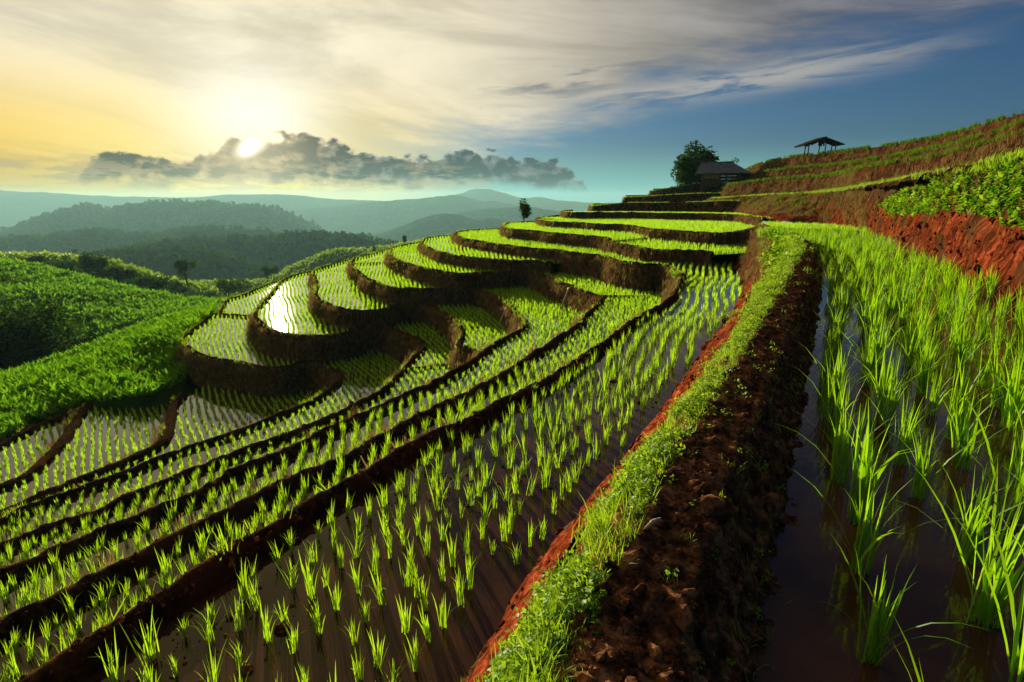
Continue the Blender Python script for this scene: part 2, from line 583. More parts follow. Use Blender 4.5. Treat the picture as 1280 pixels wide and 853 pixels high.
M['water'] = water_mat('paddy_water', (0.045, 0.020, 0.009), (0.095, 0.042, 0.018), 0.03, 0.14, 1.28)
M['water_mud'] = water_mat('muddy_water', (0.026, 0.012, 0.006), (0.058, 0.025, 0.011), 0.03, 0.14, 1.26)
M['water_far'] = water_mat('paddy_water_far', (0.030, 0.020, 0.010), (0.05, 0.03, 0.014), 0.05, 0.09, 1.6)
M['waterfall'] = water_mat('falling_water', (0.5, 0.5, 0.5), (0.7, 0.7, 0.7), 0.2, 0.3)

# ------------------------------------------------------------------ terraces (lips traced as level contours)
LIPS = {
 'A': (2.80, [(-60,893),(14,850),(94,803),(164,758),(211,730),(300,676),(367,639),(414,612),(460,587),(513,555),(549,538),(577,526),(612,508),(671,480),(699,461),(730,441),(760,421),(791,398),(818,383),(835,373),(848,357),(849,342),(838,333),(824,330),(804,330),(777,326),(749,319),(714,315),(699,312.5),(675,311),(638,307),(596,301),(577,297),(569,293),(570,290.5),(578,288.5),(597,287),(616,286),(632,285)]),
 'M': (3.32, [(690,327),(662,325.5),(638,325),(596,322),(564,318),(541,311.5),(531,306),(527,302),(530,298.5),(548,295),(567,293.5),(580,292)]),
 'B': (3.90, [(-50,807),(0,775),(40,757),(112,720),(164,693),(234,656),(274,639),(339,605),(379,589),(414,574),(460,552),(507,527),(549,504),(589,486),(636,457),(661,442),(690,424),(716,406),(735,388),(747,377),(750,372),(743,369),(728,363.5),(700,352),(680,344.5),(664,339.5),(648,337.5),(637,338.5),(622,340),(596,340.5),(575,342),(561,340.5),(540,337),(519,332),(501,326),(490,320.5),(486,315),(489,310),(505,306),(520,303),(536,300)]),
 'C': (4.70, [(-50,738),(0,714),(42,696),(94,672),(131,655),(164,644),(199,629),(225,619),(253,607),(283,590),(321,574),(379,548),(410,534),(438,522),(483,502),(516,487),(549,470),(577,456),(593,445),(602,438),(629,421),(650,411),(655,406),(652,397),(644,388),(634,379),(620,370),(608,364),(592,360),(568,360.2),(540,360.8),(517,360.5),(491,359),(470,352),(456,346),(446,337),(440,330),(440,325),(446,322),(465,317),(482,312),(495,309)]),
 'D': (5.50, [(625,455),(606,444),(588,435),(572,430.5),(574,425),(577,417),(575,407.5),(567,399),(558,393),(548,386),(537,382),(521,380),(505,380),(491,382),(477,386.5),(464,387.5),(443,388),(429,386),(408,379),(396,372),(393,362),(396,353),(393,346),(390,341),(397,336),(410,331.5),(437,324),(450,321)]),
 'E': (6.35, [(-50,700),(0,679),(40,665),(70,651),(112,639),(141,625),(173,611),(199,602),(227,590),(262,576),(307,557),(349,543),(382,531),(414,517),(438,506),(480,482),(500,463),(515,446),(529,434),(526,427),(518,422),(504,417),(488,411),(472,408.5),(454,409),(440,414),(422,418),(400,420),(382,419.5),(354,416),(335,409.6),(324,401),(317,393),(318,388),(327,378),(339.5,365),(349,353),(369,343),(392,339),(410,335)]),
 'F': (7.45, [(-50,663),(0,649),(23,637),(58,623),(98,609),(117,602),(164,583),(201,569),(253,550),(285,541),(321,527),(351,515),(384,501),(410,487),(423,475),(424,467),(414,461),(400,455),(388,451.5),(376,453),(363,457),(344,459),(321,457.6),(285,450.5),(255,445),(238,437),(228,427),(233,416),(245,407),(262,394),(272,390),(283,375),(304,368),(346,350.5),(370,342)]),
 'G': (8.55, [(-60,655),(0,636),(47,616),(105,592),(164,569),(197,551),(204,536),(207,520),(214,503),(225,493)]),
 'H': (9.15, [(-60,625),(0,604),(19,597),(42,580),(56,567),(77,545),(89,526),(98,513),(110,503)]),
 'I': (9.75, [(-90,590),(-60,577),(0,553),(30,536),(58,525),(75,519),(95,508)]),
 'Z1': (2.15, [(760,298),(753,296.5),(728,294),(700,291.7),(681,290),(657,287.5),(638,286),(629,282.5),(632,279),(650,277.5),(668,276.5)]),
 'Y': (2.30, [(890,315),(866,313.5),(840,313),(812,311.4),(790,307),(770,303.7),(757,300.5),(753,298.5),(762,296.5)]),
 'Z2': (1.75, [(940,287),(919,290),(895,291.5),(880,290.5),(857,289),(840,287.5),(812,285.4),(784,281.5),(742,279.8),(720,278),(700,277.4),(680,276),(671,273.5),(676,271.5),(700,269)]),
 'Z3': (1.20, [(955,272),(940,270.6),(925,268.7),(876,267),(820,266.2),(798,265.7),(763,265.5),(730,265.6),(706,265),(702,263.5),(715,262.3)]),
 'Q': (1.42, [(1095,291),(1060,288.5),(1030,287.5),(990,286.5),(962,284),(948,279)]),
}
# tiers near and above eye level: photo point and forward distance
TIERS = {
 'Z4': [(930,251.5,57),(900,251.5,58.5),(880,252.6,60.5),(826,253.7,63.5),(776,254.2,66),(755,256.5,67),(739,257.5,68),(738,256,74),(750,254.5,84)],
 'Z5': [(1420,155,7.6),(1340,178,8.4),(1280,196,9.4),(1226,211,11.5),(1167,221,14.5),(1097,231,24),(1060,237,32),(1039,239,37),(1000,242.5,45),(960,244,52),(932,245.5,57),(905,247.5,61),(894,248,66),(896,248,74)],
 'Z6': [(960,241,70),(900,242,70.5),(880,242,71),(845,243.5,73),(812,245.6,75),(790,246.7,78),(779,247,81),(782,247,90)],
 'Z7': [(905,229,80),(880,230,80),(860,232,81),(840,235,82),(822,239,84),(812,241,87),(818,240.5,97)],
 'U3': [(1400,128,11.5),(1340,147,13),(1280,165,15),(1210,186,19),(1144,200,24.5),(1085,209,31.5),(1046,219,42),(980,224,54),(930,229,63),(905,233,72),(900,234,84)],
 'U2': [(1400,112,17),(1340,133,19.5),(1280,153,22),(1215,175,28),(1150,190,35.5),(1100,199,42.5),(1050,206,51),(980,212,63),(940,218,71),(920,223,81),(916,224,92)],
 'U1': [(1420,98,22),(1340,122,25),(1280,142,28),(1238,153,32),(1203,165,36.5),(1144,177,43),(1097,184,49),(1039,191,57),(980,198,67),(945,207,77),(932,213,86),(930,214,98)],
}
INFO = {   # drop below the water to the next level, slope, closing points, label, bund width
 'A':  (1.05, .33, [(14,72),(24,50),(24,28),(9,6),(6,-6)], 'long mud bund and wall sweeping from the lower left corner round the weedy corner to the spur', .12),
 'M':  (0.75, .30, [(14,72),(14,45),(8,36)], 'short earth wall squeezed between two longer ones in the middle of the spur', .14),
 'B':  (0.95, .30, [(14,72),(24,50),(24,28),(9,6),(5,-6)], 'sinuous earth wall with a pale spout, second up from the dark hollow corner', .16),
 'C':  (0.95, .30, [(14,72),(24,50),(24,28),(9,6),(4,-6)], 'curving earth wall above the paddy holding a floating stick', .16),
 'D':  (1.00, .28, [(14,72),(14,40),(3,24)], 'dark curling earth wall closing off the paddy with a floating stick', .15),
 'E':  (1.25, .36, [(14,72),(24,50),(24,28),(9,6),(-2,-6)], 'earth wall under the paddy where the sun glints white', .16),
 'F':  (1.30, .40, [(14,76),(24,50),(24,28),(9,6),(-4,-6)], 'broad grassy wall round the lowest bright tongue of the spur with a thin trickle', .16),
 'G':  (0.75, .35, [(-12,32),(-3,24),(-6,4)], 'brown earth wall left of the pale paddy under the shaded grassy bank', .3),
 'H':  (0.75, .35, [(-16,34),(-6,26),(-9,5)], 'slender brown wall between the two leftmost pale paddies', .3),
 'I':  (2.5, .8, [(-20,36),(-8,28),(-12,6)], 'overgrown brown bund at the foot of the maize slope', .3),
 'Z1': (0.85, .30, [(14,70),(14,45),(9,36)], 'earth wall rounding the spur just below the lone dark tree', .14),
 'Y':  (0.75, .30, [(14,40),(14,28)], 'short dark earth wall just above the weedy corner', .14),
 'Z2': (0.75, .30, [(20,70),(24,45),(20,36)], 'tan earth wall level with the foot of the lone dark tree', .14),
 'Z3': (0.75, .30, [(28,75),(28,50),(22,40)], 'earth wall two steps below the stilt hut', .14),
 'Q':  (0.35, .25, [(18,40),(24,28)], 'low dark bund across the far end of the paddy beside the red bank', .14),
 'Z4': (1.05, .30, [(22,80),(22,60)], 'earth wall one step below the stilt hut', .14),
 'Z5': (0, 0, None, '', .14),
 'Z6': (0.9, .30, [(18,92),(24,74)], 'earth terrace wall running under the stilt hut', .14),
 'Z7': (1.3, .35, [(24,99),(32,82)], 'grassy terrace wall rising behind the stilt hut', .14),
 'U3': (1.2, .35, [(36,92),(40,60),(40,30),(28,10)], 'reddish terrace wall above the leafy bank, right of the stilt hut', .2),
 'U2': (1.4, .35, [(40,98),(46,62),(46,35),(32,14)], 'upper terrace wall, second below the hill crest', .2),
 'U1': (1.6, .40, [(44,104),(54,66),(54,40),(38,18)], 'topmost terrace wall at the hill crest beside the open shelter', .2),
}
POLY = {}      # footprint of each level: (z of the water, polygon)
LIPW = {}      # world lip curves
WALLV = {}     # wall faces
LIPV = {}      # bund tops


def terrace(key, mat):
    drop, run, close, label, w = INFO[key]
    if key in LIPS:
        H, pts = LIPS[key]
        c = spline(pts, 4.0)
        L = np.array([unp(x, y, H) for x, y in c])
    else:
        c = spline(TIERS[key], 4.0)
        L = np.array([unf(*q) for q in c])
    # carry the lip on past the edge of the frame
    if key in 'ABCEFGHI':
        d = L[0] - L[6]
        d = d / np.linalg.norm(d)
        bend = np.array([-0.35, -1, 0]) if key in 'A' else np.array([-.6, -.8, 0])
        ext = []
        q = L[0].copy()
        for k in range(24):
            d = d * .9 + bend / np.linalg.norm(bend) * .1
            d = d / np.linalg.norm(d)
            q = q + d * .28
            ext.append(q.copy())
        L = np.vstack([np.array(ext)[::-1], L])
    # drop near-duplicates and smooth the normals
    keep = [0]
    for i in range(1, len(L)):
        if np.linalg.norm(L[i] - L[keep[-1]]) > 0.05:
            keep.append(i)
    L = L[keep]
    T = np.gradient(L[:, :2], axis=0)
    for _ in range(3):
        T[1:-1] = (T[:-2] + 2 * T[1:-1] + T[2:]) / 4
    T /= np.linalg.norm(T, axis=1)[:, None] + 1e-9
    N = np.stack([T[:, 1], -T[:, 0]], 1)            # inward
    wob = fbm(np.c_[L[:, 0] * .55, L[:, 1] * .55, np.full(len(L), 3.1)], 3, 5) * .07
    L[:, :2] += N * wob[:, None]
    LIPW[key] = L.copy()
    wz = L[:, 2] - 0.15
    rows = []
    rel = [(w + .08, -.26), (w + .06, -.15), (w + .035, -.07), (w + .01, -.02), (w * .75, .015), (w * .5, .025), (w * .25, .02), (.04, .0), (0.0, -.03), (-.02, -.06)]
    NT = len(rel)
    nw = 14
    for k in range(1, nw + 1):
        f = k / nw
        rel.append((-.02 - run * drop * (f ** 1.15), -.06 - (drop + .12) * f))
    rel = np.array(rel)
    fade = np.clip(np.linalg.norm(L[:, :2], axis=1) / 10, .35, 1.0)
    for j, (d, z) in enumerate(rel):
        P = L.copy()
        P[:, :2] += N * d
        P[:, 2] += z
        a = (.030 if j < NT else .105) * (1.0 if j > 0 else 0)
        nz = fbm(np.c_[P[:, 0] * 3.2, P[:, 1] * 3.2, P[:, 2] * .7], 5, 11, .62)
        P[:, :2] += N * (nz * a * fade)[:, None]
        if j >= NT:
            P[:, :2] += N * (fbm(np.c_[P[:, 0] * .8, P[:, 1] * .8, P[:, 2] * .5], 2, 83) * .10 * fade * min(1, (j - NT) / 3))[:, None]
        P[:, 2] += (fbm(P * 4.5, 4, 23, .65) * (.036 if 1 < j < NT else .012) + fbm(P * 15.0, 3, 29, .6) * (.020 if 1 < j < NT else .004)) * fade
        rows.append(P)
    V = np.array(rows)                                # rows x n x 3
    nr, nc = V.shape[:2]
    o = mesh_obj('terrace_wall', V.reshape(-1, 3), grid_faces(nr, nc), mat, None, True, [mat, M['lip']], np.repeat([1] * (NT - 1) + [0] * (nr - NT), nc - 1))
    WALLV[key] = V[NT - 2:]
    LIPV[key] = V[2:NT + 2]
    tag(o, label, 'terrace wall', 'earth walls of the rice terraces')
    # the level surface held by it
    inner = L.copy()
    inner[:, :2] += N * (w + .05)
    poly = [tuple(p) for p in L[:, :2]]
    poly_w = [tuple(p) for p in inner[:, :2]]
    if key in LIPS:
        z = -LIPS[key][0] - .15
    else:
        z = None
    pl = poly_w + list(close)
    POLY[key] = (z, [tuple(p) for p in L[:, :2]] + list(close))
    if z is not None:
        fill(pl, z, 'paddy_water', M['water_mud'] if key in ('A', 'B') else M['water_far'])
    else:
        # ground behind a lip above eye level
        zc = float(L[:, 2].mean()) - .02
        vs = [(p[0], p[1], q[2] - .03) for p, q in zip(inner, L)] + [(c[0], c[1], zc + .1) for c in close]
        fill3(vs, 'terrace_ground', M['bank'])
    return L


def tess(pl):
    from mathutils.geometry import tessellate_polygon
    return tessellate_polygon([[Vector((p[0], p[1], 0)) for p in pl]])


def fill(pl, z, name, mat):
    # keep the outline light
    f = tess(pl)
    f = [t3 if ((pl[t3[1]][0] - pl[t3[0]][0]) * (pl[t3[2]][1] - pl[t3[0]][1]) - (pl[t3[1]][1] - pl[t3[0]][1]) * (pl[t3[2]][0] - pl[t3[0]][0])) > 0 else t3[::-1] for t3 in f]
    o = mesh_obj(name, [(p[0], p[1], z) for p in pl], f, mat)
    return tag(o, kind='structure')


def fill3(vs, name, mat):
    f = tess(vs)
    f = [t3 if ((vs[t3[1]][0] - vs[t3[0]][0]) * (vs[t3[2]][1] - vs[t3[0]][1]) - (vs[t3[1]][1] - vs[t3[0]][1]) * (vs[t3[2]][0] - vs[t3[0]][0])) > 0 else t3[::-1] for t3 in f]
    o = mesh_obj(name, vs, f, mat)
    return tag(o, kind='structure')


for k in LIPS:
    terrace(k, M['bank'] if k in ('I',) else M['wall'])
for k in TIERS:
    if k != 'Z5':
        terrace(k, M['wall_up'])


def loft(curves, n, name, mat, rows_between=4, amp=0.04, freq=1.5, seed=1, equal=True, stretch=(1, 1, 1), smooth=True, bulge=0.0):
    """skin through a list of 3D curves"""
    C = [resample(np.array(c, float), n) if equal else np.array(c, float) for c in curves]
    rows = []
    for a, b in zip(C[:-1], C[1:]):
        for k in range(rows_between):
            f = k / rows_between
            r = a * (1 - f) + b * f
            r[:, 2] += bulge * math.sin(math.pi * f)
            rows.append(r)
    rows.append(C[-1])
    V = np.array(rows)
    if amp:
        du = np.gradient(V, axis=1)
        dv = np.gradient(V, axis=0)
        nn = np.cross(du, dv)
        nn /= np.linalg.norm(nn, axis=2)[..., None] + 1e-9
        d = fbm(V * freq * np.array(stretch), 5, seed) * amp
        V = V + nn * d[..., None]
    nr, nc = V.shape[:2]
    o = mesh_obj(name, V.reshape(-1, 3), grid_faces(nr, nc), mat, None, smooth)
    return o, V


# ---- the weedy bund between the two near paddies, from the red cut to the dark soil
def xy_curve(pts, H, Ys):
    W = np.array([unp(x, y, H) for x, y in spline(pts, 6.0)])
    i = np.argsort(W[:, 1])
    W = W[i]
    x = np.interp(Ys, W[:, 1], W[:, 0])
    s0 = (W[8, 0] - W[0, 0]) / (W[8, 1] - W[0, 1] + 1e-9)
    x = np.where(Ys < W[0, 1], W[0, 0] + np.clip(s0, .3, .65) * (Ys - W[0, 1]), x)
    return x


YS = np.r_[np.linspace(-2.5, 0.6, 14), np.geomspace(0.64, 17.3, 330)]
red_foot = [(500,975),(572,853),(642,735),(707,655),(760,592),(800,545),(850,478),(889,424),(917,383),(922,371)]
red_top = [(530,975),(602,853),(657,760),(695,695),(715,665),(800,560),(850,496),(870,470),(910,419),(927,379),(936,363),(955,344),(966,330),(969,318),(966,306),(961,296)]
grass_r = [(700,975),(735,853),(738,825),(735,790),(755,750),(762,722),(792,702),(810,652),(850,570),(900,495),(948,419),(974,375),(992,342),(1002,322),(1005,310),(1002,301),(996,295)]
soil_e = [(940,975),(947,853),(957,750),(966,697),(980,630),(990,575),(1000,530),(1006,496),(1016,440),(1021,410),(1026,361),(1027,336),(1026,322),(1022,310)]
xs = [xy_curve(red_foot, 2.98, YS) - .02, xy_curve(red_top, 1.32, YS) + .05, None, xy_curve(grass_r, 1.18, YS), None, xy_curve(soil_e, 1.60, YS)]
SOILZ = 1
zs = [-3.05, -1.32, -1.20, -1.18, -1.38, -1.63]
cur = []
foot0 = np.c_[xs[0] - .02, YS, np.full(len(YS), -3.10)]
redmid = np.c_[(xs[0] * .5 + xs[1] * .5), YS, np.full(len(YS), -2.15)]
gl = np.c_[xs[1], YS, np.full(len(YS), -1.32)]
gm = np.c_[(xs[1] + xs[3]) / 2, YS, np.full(len(YS), -1.19)]
gr = np.c_[xs[3], YS, np.full(len(YS), -1.17)]
sm_ = np.c_[xs[3] * .5 + xs[5] * .5, YS, np.full(len(YS), -1.225)]
se = np.c_[xs[5], YS, np.full(len(YS), -1.60)]
se2 = np.c_[xs[5] + .22, YS, np.full(len(YS), -1.78)]
redcut, V_red = loft([foot0, redmid, gl], 0, 'red_earth_cut', M['redcut'], 14, .030, 6.0, 3, False, (1.4, .6, 1.2))
tag(redcut, 'raw red earth cut running down the left side of the weedy bund', 'earth bank')
bund, V_bund = loft([gl + np.array((-.05, 0, -.07)), gm, gr, sm_, se, se2], 0, 'bund', M['mud'], 12, .026, 8.0, 9, False)
tag(bund, 'dark crumbly mud bund with bright weeds on its crest beside the tall rice', 'bund')

# ---- right hand paddy R
yy = YS[(YS > -2.4)]
left_R = [(a, b) for a, b in zip((xs[3] * .4 + xs[5] * .6), YS) if b < 19][::6]
R_poly = left_R + [(11.2, 26.8), (13.6, 28.9), (16.8, 28.4), (26, 22), (16, -2.5)]
fill(R_poly, -1.6, 'paddy_water', M['water'])
POLY['R'] = (-1.6, R_poly)

# ---- bank between the A paddy and the far end of the bund
bt = [unp(*q) for q in [(930,374,3.05),(926,360,3.05),(921,348,3.05),(916,337,3.05),(908,326,3.05),(898,319,3.05),(888,315,2.8)]]
tp = [unp(*q) for q in [(962,338,1.27),(968,318,1.27),(966,302,1.3),(957,288,1.4),(944,284,1.55),(926,288,1.72),(912,290,1.78)]]
mid_ = [tuple(np.array(a) * .5 + np.array(b) * .5 + np.array((.12, .12, -.05))) for a, b in zip(bt, tp)]
o, V_b2 = loft([spline(bt, .4), spline(mid_, .4), spline(tp, .4)], 90, 'earth_bank', M['bank_brown'], 14, .07, 2.6, 31, True, (1.5, 1.5, .8))
tag(o, 'reddish earth bank between the far end of the weedy bund and the spur paddies', 'earth bank')
# top of the bund's far end, a weedy shoulder
sh1 = [unp(*q) for q in [(962,338,1.27),(968,318,1.27),(966,302,1.3),(957,288,1.4)]]
sh2 = [unp(*q) for q in [(1004,330,1.18),(1006,314,1.2),(1002,300,1.25),(975,286,1.42)]]
sh3 = [unp(*q) for q in [(1027,340,1.7),(1026,318,1.7),(1020,302,1.7),(990,287,1.75)]]
o, V_sh = loft([spline(sh1, .3), spline(sh2, .3), spline(sh3, .3)], 40, 'earth_mound', M['mud'], 8, .06, 2.0, 37)
tag(o, 'weedy earth shoulder where the bund meets the far end of the paddy', 'earth mound')

# ---- the big red bank on the right, up to the lip of tier Z5
bank_b = [(1560,520,1.66),(1400,440,1.66),(1330,408,1.66),(1280,387,1.66),(1230,365,1.66),(1180,345,1.66),(1130,322,1.66),(1088,298,1.66),(1063,284,1.5),(1020,280,1.5),(985,278,1.45),(953,275.5,1.42),(920,268,1.35),(890,266.5,1.35),(850,265.3,1.35)]
bank_t = [(1560,110,6.2),(1420,155,7.6),(1340,178,8.4),(1280,196,9.4),(1226,211,11.5),(1167,221,14.5),(1120,228,20.5),(1085,233,26.5),(1060,237,32),(1020,241,41),(1000,242.5,45),(960,244,52),(932,245.5,57),(905,247.5,61),(890,248.3,66)]
B0 = np.array([unp(*q) for q in bank_b])
B1 = np.array([unf(*q) for q in bank_t])
Bm = B0 * .55 + B1 * .45
Bm[:, 2] += .03
Bi = B1 + np.array([0.5, 1.2, .02])
Bi2 = B1 + np.array([2.0, 5.0, -.12])
o, V_bank = loft([spline(B0, .25), spline(Bm, .25), spline(B1, .25), spline(Bi, .25), spline(Bi2, .25)], 420, 'red_bank', M['wall_red'], 12, .13, 1.1, 41, True, (1.4, 1.0, 1.4))
tag(o, 'tall red earth bank with hoe marks and a leafy top, beside the tall rice', 'earth bank')

# ------------------------------------------------------------------ plants: blades, clumps and scatter
def blade(L_, w, lean0, lean1, seg, twist=0.0, phi=0.0, base=(0, 0), z0=-0.02):
    """one leaf: strip of quads arching over, heading phi"""
    v, f = [], []
    x, z = 0.0, z0
    ds = L_ / seg
    prof = lambda u: w * (0.55 + 0.9 * u if u < .4 else (0.91 + .09) * (1 - ((u - .4) / .6) ** 1.7)) * .5
    for i in range(seg + 1):
        u = i / seg
        hw = max(prof(u), w * .02)
        a = phi + math.pi / 2 + twist * u
        ox, oy = math.cos(a) * hw, math.sin(a) * hw
        px_, py_ = base[0] + math.cos(phi) * x, base[1] + math.sin(phi) * x
        v += [(px_ + ox, py_ + oy, z), (px_ - ox, py_ - oy, z)]
        th = lean0 + (lean1 - lean0) * u ** 1.8
        x += math.sin(th) * ds
        z += math.cos(th) * ds
    for i in range(seg):
        f.append((2 * i, 2 * i + 1, 2 * i + 3, 2 * i + 2))
    return v, f


def clump(n, h, w, seg, spread, rs, droop=.25, br=.02):
    r = random.Random(rs)
    V, F_, parts = [], [], []
    for k in range(n):
        phi = r.uniform(0, 6.283)
        L_ = h * r.uniform(.62, 1.12)
        l0 = abs(r.gauss(0, spread * .45))
        l1 = l0 + abs(r.gauss(0, spread))
        if r.random() < droop:
            l1 += r.uniform(.5, 1.3)
        if h > .4 and k < 4:
            l0, l1, L_ = r.uniform(.25, .5), r.uniform(1.1, 1.9), h * r.uniform(1.0, 1.3)
        b = (r.gauss(0, br), r.gauss(0, br))
        v, f = blade(L_, w * r.uniform(.7, 1.15), l0, l1, seg, r.uniform(-.9, .9), phi, b)
        parts.append((v, f))
        o0 = len(V)
        V += v
        F_ += [tuple(o0 + i for i in q) for q in f]
    return V, F_, parts


def me_of(name, V, F_, mat):
    me = bpy.data.meshes.new(name)
    me.from_pydata(V, [], F_)
    me.materials.append(mat)
    me.polygons.foreach_set('use_smooth', np.ones(len(me.polygons), bool))
    return me


def gn_scatter(name, P, rot, scl, idx, protos):
    """one object: a cloud of vertices, each carrying an instance of a plant mesh"""
    me = bpy.data.meshes.new(name)
    me.from_pydata([tuple(p) for p in P], [], [])
    a = me.attributes.new('rot', 'FLOAT_VECTOR', 'POINT')
    a.data.foreach_set('vector', np.asarray(rot, np.float32).ravel())
    a = me.attributes.new('scl', 'FLOAT_VECTOR', 'POINT')
    a.data.foreach_set('vector', np.asarray(scl, np.float32).ravel())
    a = me.attributes.new('idx', 'INT', 'POINT')
    a.data.foreach_set('value', np.asarray(idx, np.int32))
    o = bpy.data.objects.new(name, me)
    col.objects.link(o)
    g = bpy.data.node_groups.new(name + '_nodes', 'GeometryNodeTree')
    g.interface.new_socket('Geometry', in_out='INPUT', socket_type='NodeSocketGeometry')
    g.interface.new_socket('Geometry', in_out='OUTPUT', socket_type='NodeSocketGeometry')
    gi = g.nodes.new('NodeGroupInput')
    go = g.nodes.new('NodeGroupOutput')
    ip = g.nodes.new('GeometryNodeInstanceOnPoints')
    j = g.nodes.new('GeometryNodeJoinGeometry')
    for po in protos[::-1]:
        oi = g.nodes.new('GeometryNodeObjectInfo')
        oi.inputs['Object'].default_value = po
        oi.inputs['As Instance'].default_value = True
        oi.transform_space = 'ORIGINAL'
        g.links.new(oi.outputs['Geometry'], j.inputs[0])
    g.links.new(gi.outputs[0], ip.inputs['Points'])
    g.links.new(j.outputs[0], ip.inputs['Instance'])
    ip.inputs['Pick Instance'].default_value = True
    for nm, ty, s in (('rot', 'FLOAT_VECTOR', 'Rotation'), ('scl', 'FLOAT_VECTOR', 'Scale'), ('idx', 'INT', 'Instance Index')):
        na = g.nodes.new('GeometryNodeInputNamedAttribute')
        na.data_type = ty
        na.inputs['Name'].default_value = nm
        g.links.new(na.outputs['Attribute'], ip.inputs[s])
    g.links.new(ip.outputs[0], go.inputs[0])
    md = o.modifiers.new('scatter', 'NODES')
    md.node_group = g
    return o


def proto(name, V, F_, mat):
    return bpy.data.objects.new(name, me_of(name, V, F_, mat))    # never linked: only its mesh is used


# --- rice positions, row by row, on every level that shows
ORDER = ['R', 'Q', 'Z3', 'Z2', 'Z1', 'Y', 'A', 'M', 'B', 'C', 'D', 'E', 'F', 'G', 'H', 'I']
SPEC = {  # row angle (deg from +Y towards +X), row gap, gap in the row
 'R': (27, .38, .50), 'A': (24, .265, .215), 'B': (-8, .22, .17), 'C': (-14, .235, .15), 'D': (-17, .25, .13), 'E': (-22, .26, .13), 'F': (-28, .25, .14), 'G': (-34, .26, .15), 'H': (-38, .26, .15), 'I': (-40, .26, .15), 'M': (-6, .26, .14)}
P_dense = {'poly': None}
bank_curve = B0[:, :2]
rice = {}
foot_curve = np.c_[xs[0], YS]
for li, k in enumerate(ORDER):
    z, poly = POLY[k]
    ang, g1, g2 = SPEC.get(k, (-10, .26, .22))
    pa = np.array(poly)
    lo, hi = pa.min(0), pa.max(0)
    lo = np.maximum(lo, (-34, 0.3))
    hi = np.minimum(hi, (30, 62))
    ca, sa = math.cos(R_(ang)), math.sin(R_(ang))
    ext = 75
    u = np.arange(-ext, ext, g1)
    v = np.arange(-10, 95, g2)
    U, Vv = np.meshgrid(u, v)
    U, Vv = U.ravel(), Vv.ravel()
    U = U + (.10 if k in 'RA' else .05) * np.sin(Vv * .9 + li) + .22 * np.sin(Vv * .17 + li * 2)
    U = U + rng.normal(0, .045 if k == 'R' else .028, U.size)
    Vv = Vv + rng.normal(0, .10 if k == 'R' else .035, U.size)
    X = U * ca + Vv * sa
    Y = -U * sa + Vv * ca
    m_ = (X > lo[0]) & (X < hi[0]) & (Y > lo[1]) & (Y < hi[1])
    P2 = np.c_[X, Y][m_]
    # in the frame (with a margin)
    P3 = np.c_[P2, np.full(len(P2), z)]
    pxx, pyy, dd = px_of(P3)
    m_ = (pxx > -140) & (pxx < 1420) & (pyy < 1150) & (dd > .6)
    P2 = P2[m_]
    P2 = P2[inside(P2, poly)]
    if k in LIPW:      # keep off the bund
        Lc = LIPW[k][:, :2]
        dmin = np.full(len(P2), 9.0)
        for s in range(0, len(P2), 4000):
            q = P2[s:s + 4000]
            dmin[s:s + 4000] = np.sqrt(((q[:, None, :] - Lc[None, ::2, :]) ** 2).sum(2)).min(1)
        P2 = P2[dmin > INFO[k][4] + .17]
    # not under any higher level
    for k2 in ORDER[:li]:
        if POLY[k2][0] > z + .05 and len(P2):
            P2 = P2[~inside(P2, POLY[k2][1])]
            if k2 in LIPW and len(P2):
                Lc = LIPW[k2][:, :2]
                off = INFO[k2][1] * INFO[k2][0] + .16
                dmin = np.full(len(P2), 9.0)
                for s in range(0, len(P2), 4000):
                    q = P2[s:s + 4000]
                    dmin[s:s + 4000] = np.sqrt(((q[:, None, :] - Lc[None, ::2, :]) ** 2).sum(2)).min(1)
                P2 = P2[dmin > off]
    if len(P2) and k == 'R':
        P2 = P2[P2[:, 0] > np.interp(P2[:, 1], YS, xs[5]) + .14]
        bx = np.interp(P2[:, 1], bank_curve[::-1][:, 1][::-1] if False else np.sort(bank_curve[:, 1]), bank_curve[np.argsort(bank_curve[:, 1]), 0])
        P2 = P2[P2[:, 0] < bx - .15]
        P2 = P2[P2[:, 1] < 27.5]
    if len(P2) and k != 'R' and z < -2.6:
        # left of the red cut and its far bank
        fx = np.interp(P2[:, 1], YS, xs[0])
        P2 = P2[(P2[:, 0] < fx - .05) | (P2[:, 1] > 17.0)]
        bb = np.array(bt)[:, :2]
        far = [(bb[0][0], bb[0][1])] + [tuple(q) for q in bb] + [(30, 26), (30, 17)]
        P2 = P2[~inside(P2, far)] if len(P2) else P2
    drop_ = rng.random(len(P2)) > (.07 if k in 'RA' else .02)
    P2 = P2[drop_]
    rice[k] = np.c_[P2, np.full(len(P2), z)]
print('rice', {k: len(v) for k, v in rice.items()})

tall = [clump(30, .50, .0105, 6, .20, 100 + i, .20, .020) for i in range(8)]
young = [clump(16, .285, .0085, 4, .30, 200 + i, .16, .011) for i in range(8)]
tall_me = [me_of('rice_plant', V, F_, M['rice']) for V, F_, _ in tall]
young_me = [me_of('rice_plant', V, F_, M['rice_young']) for V, F_, _ in young]
allp = []
for k, P in rice.items():
    if not len(P):
        continue
    hgt = np.full(len(P), .50 if k == 'R' else .30)
    u_, v_, d_ = px_of(P)
    u2, v2, _ = px_of(P + np.c_[np.zeros((len(P), 2)), hgt])
    size = hgt * FPX / d_
    vis = (u_ > -25) & (u_ < 1305) & (v2 < 850) & (v2 > 0)
    sc_ = np.clip(rng.normal(1.0, .15, len(P)), .6, 1.35)
    for i in range(len(P)):
        allp.append((size[i] if vis[i] else 0.0, k, P[i], sc_[i], d_[i]))
ROWLAB = {}
ORD = ['nearest', 'second', 'third', 'fourth', 'fifth', 'sixth', 'seventh', 'eighth']
PR = rice['R']
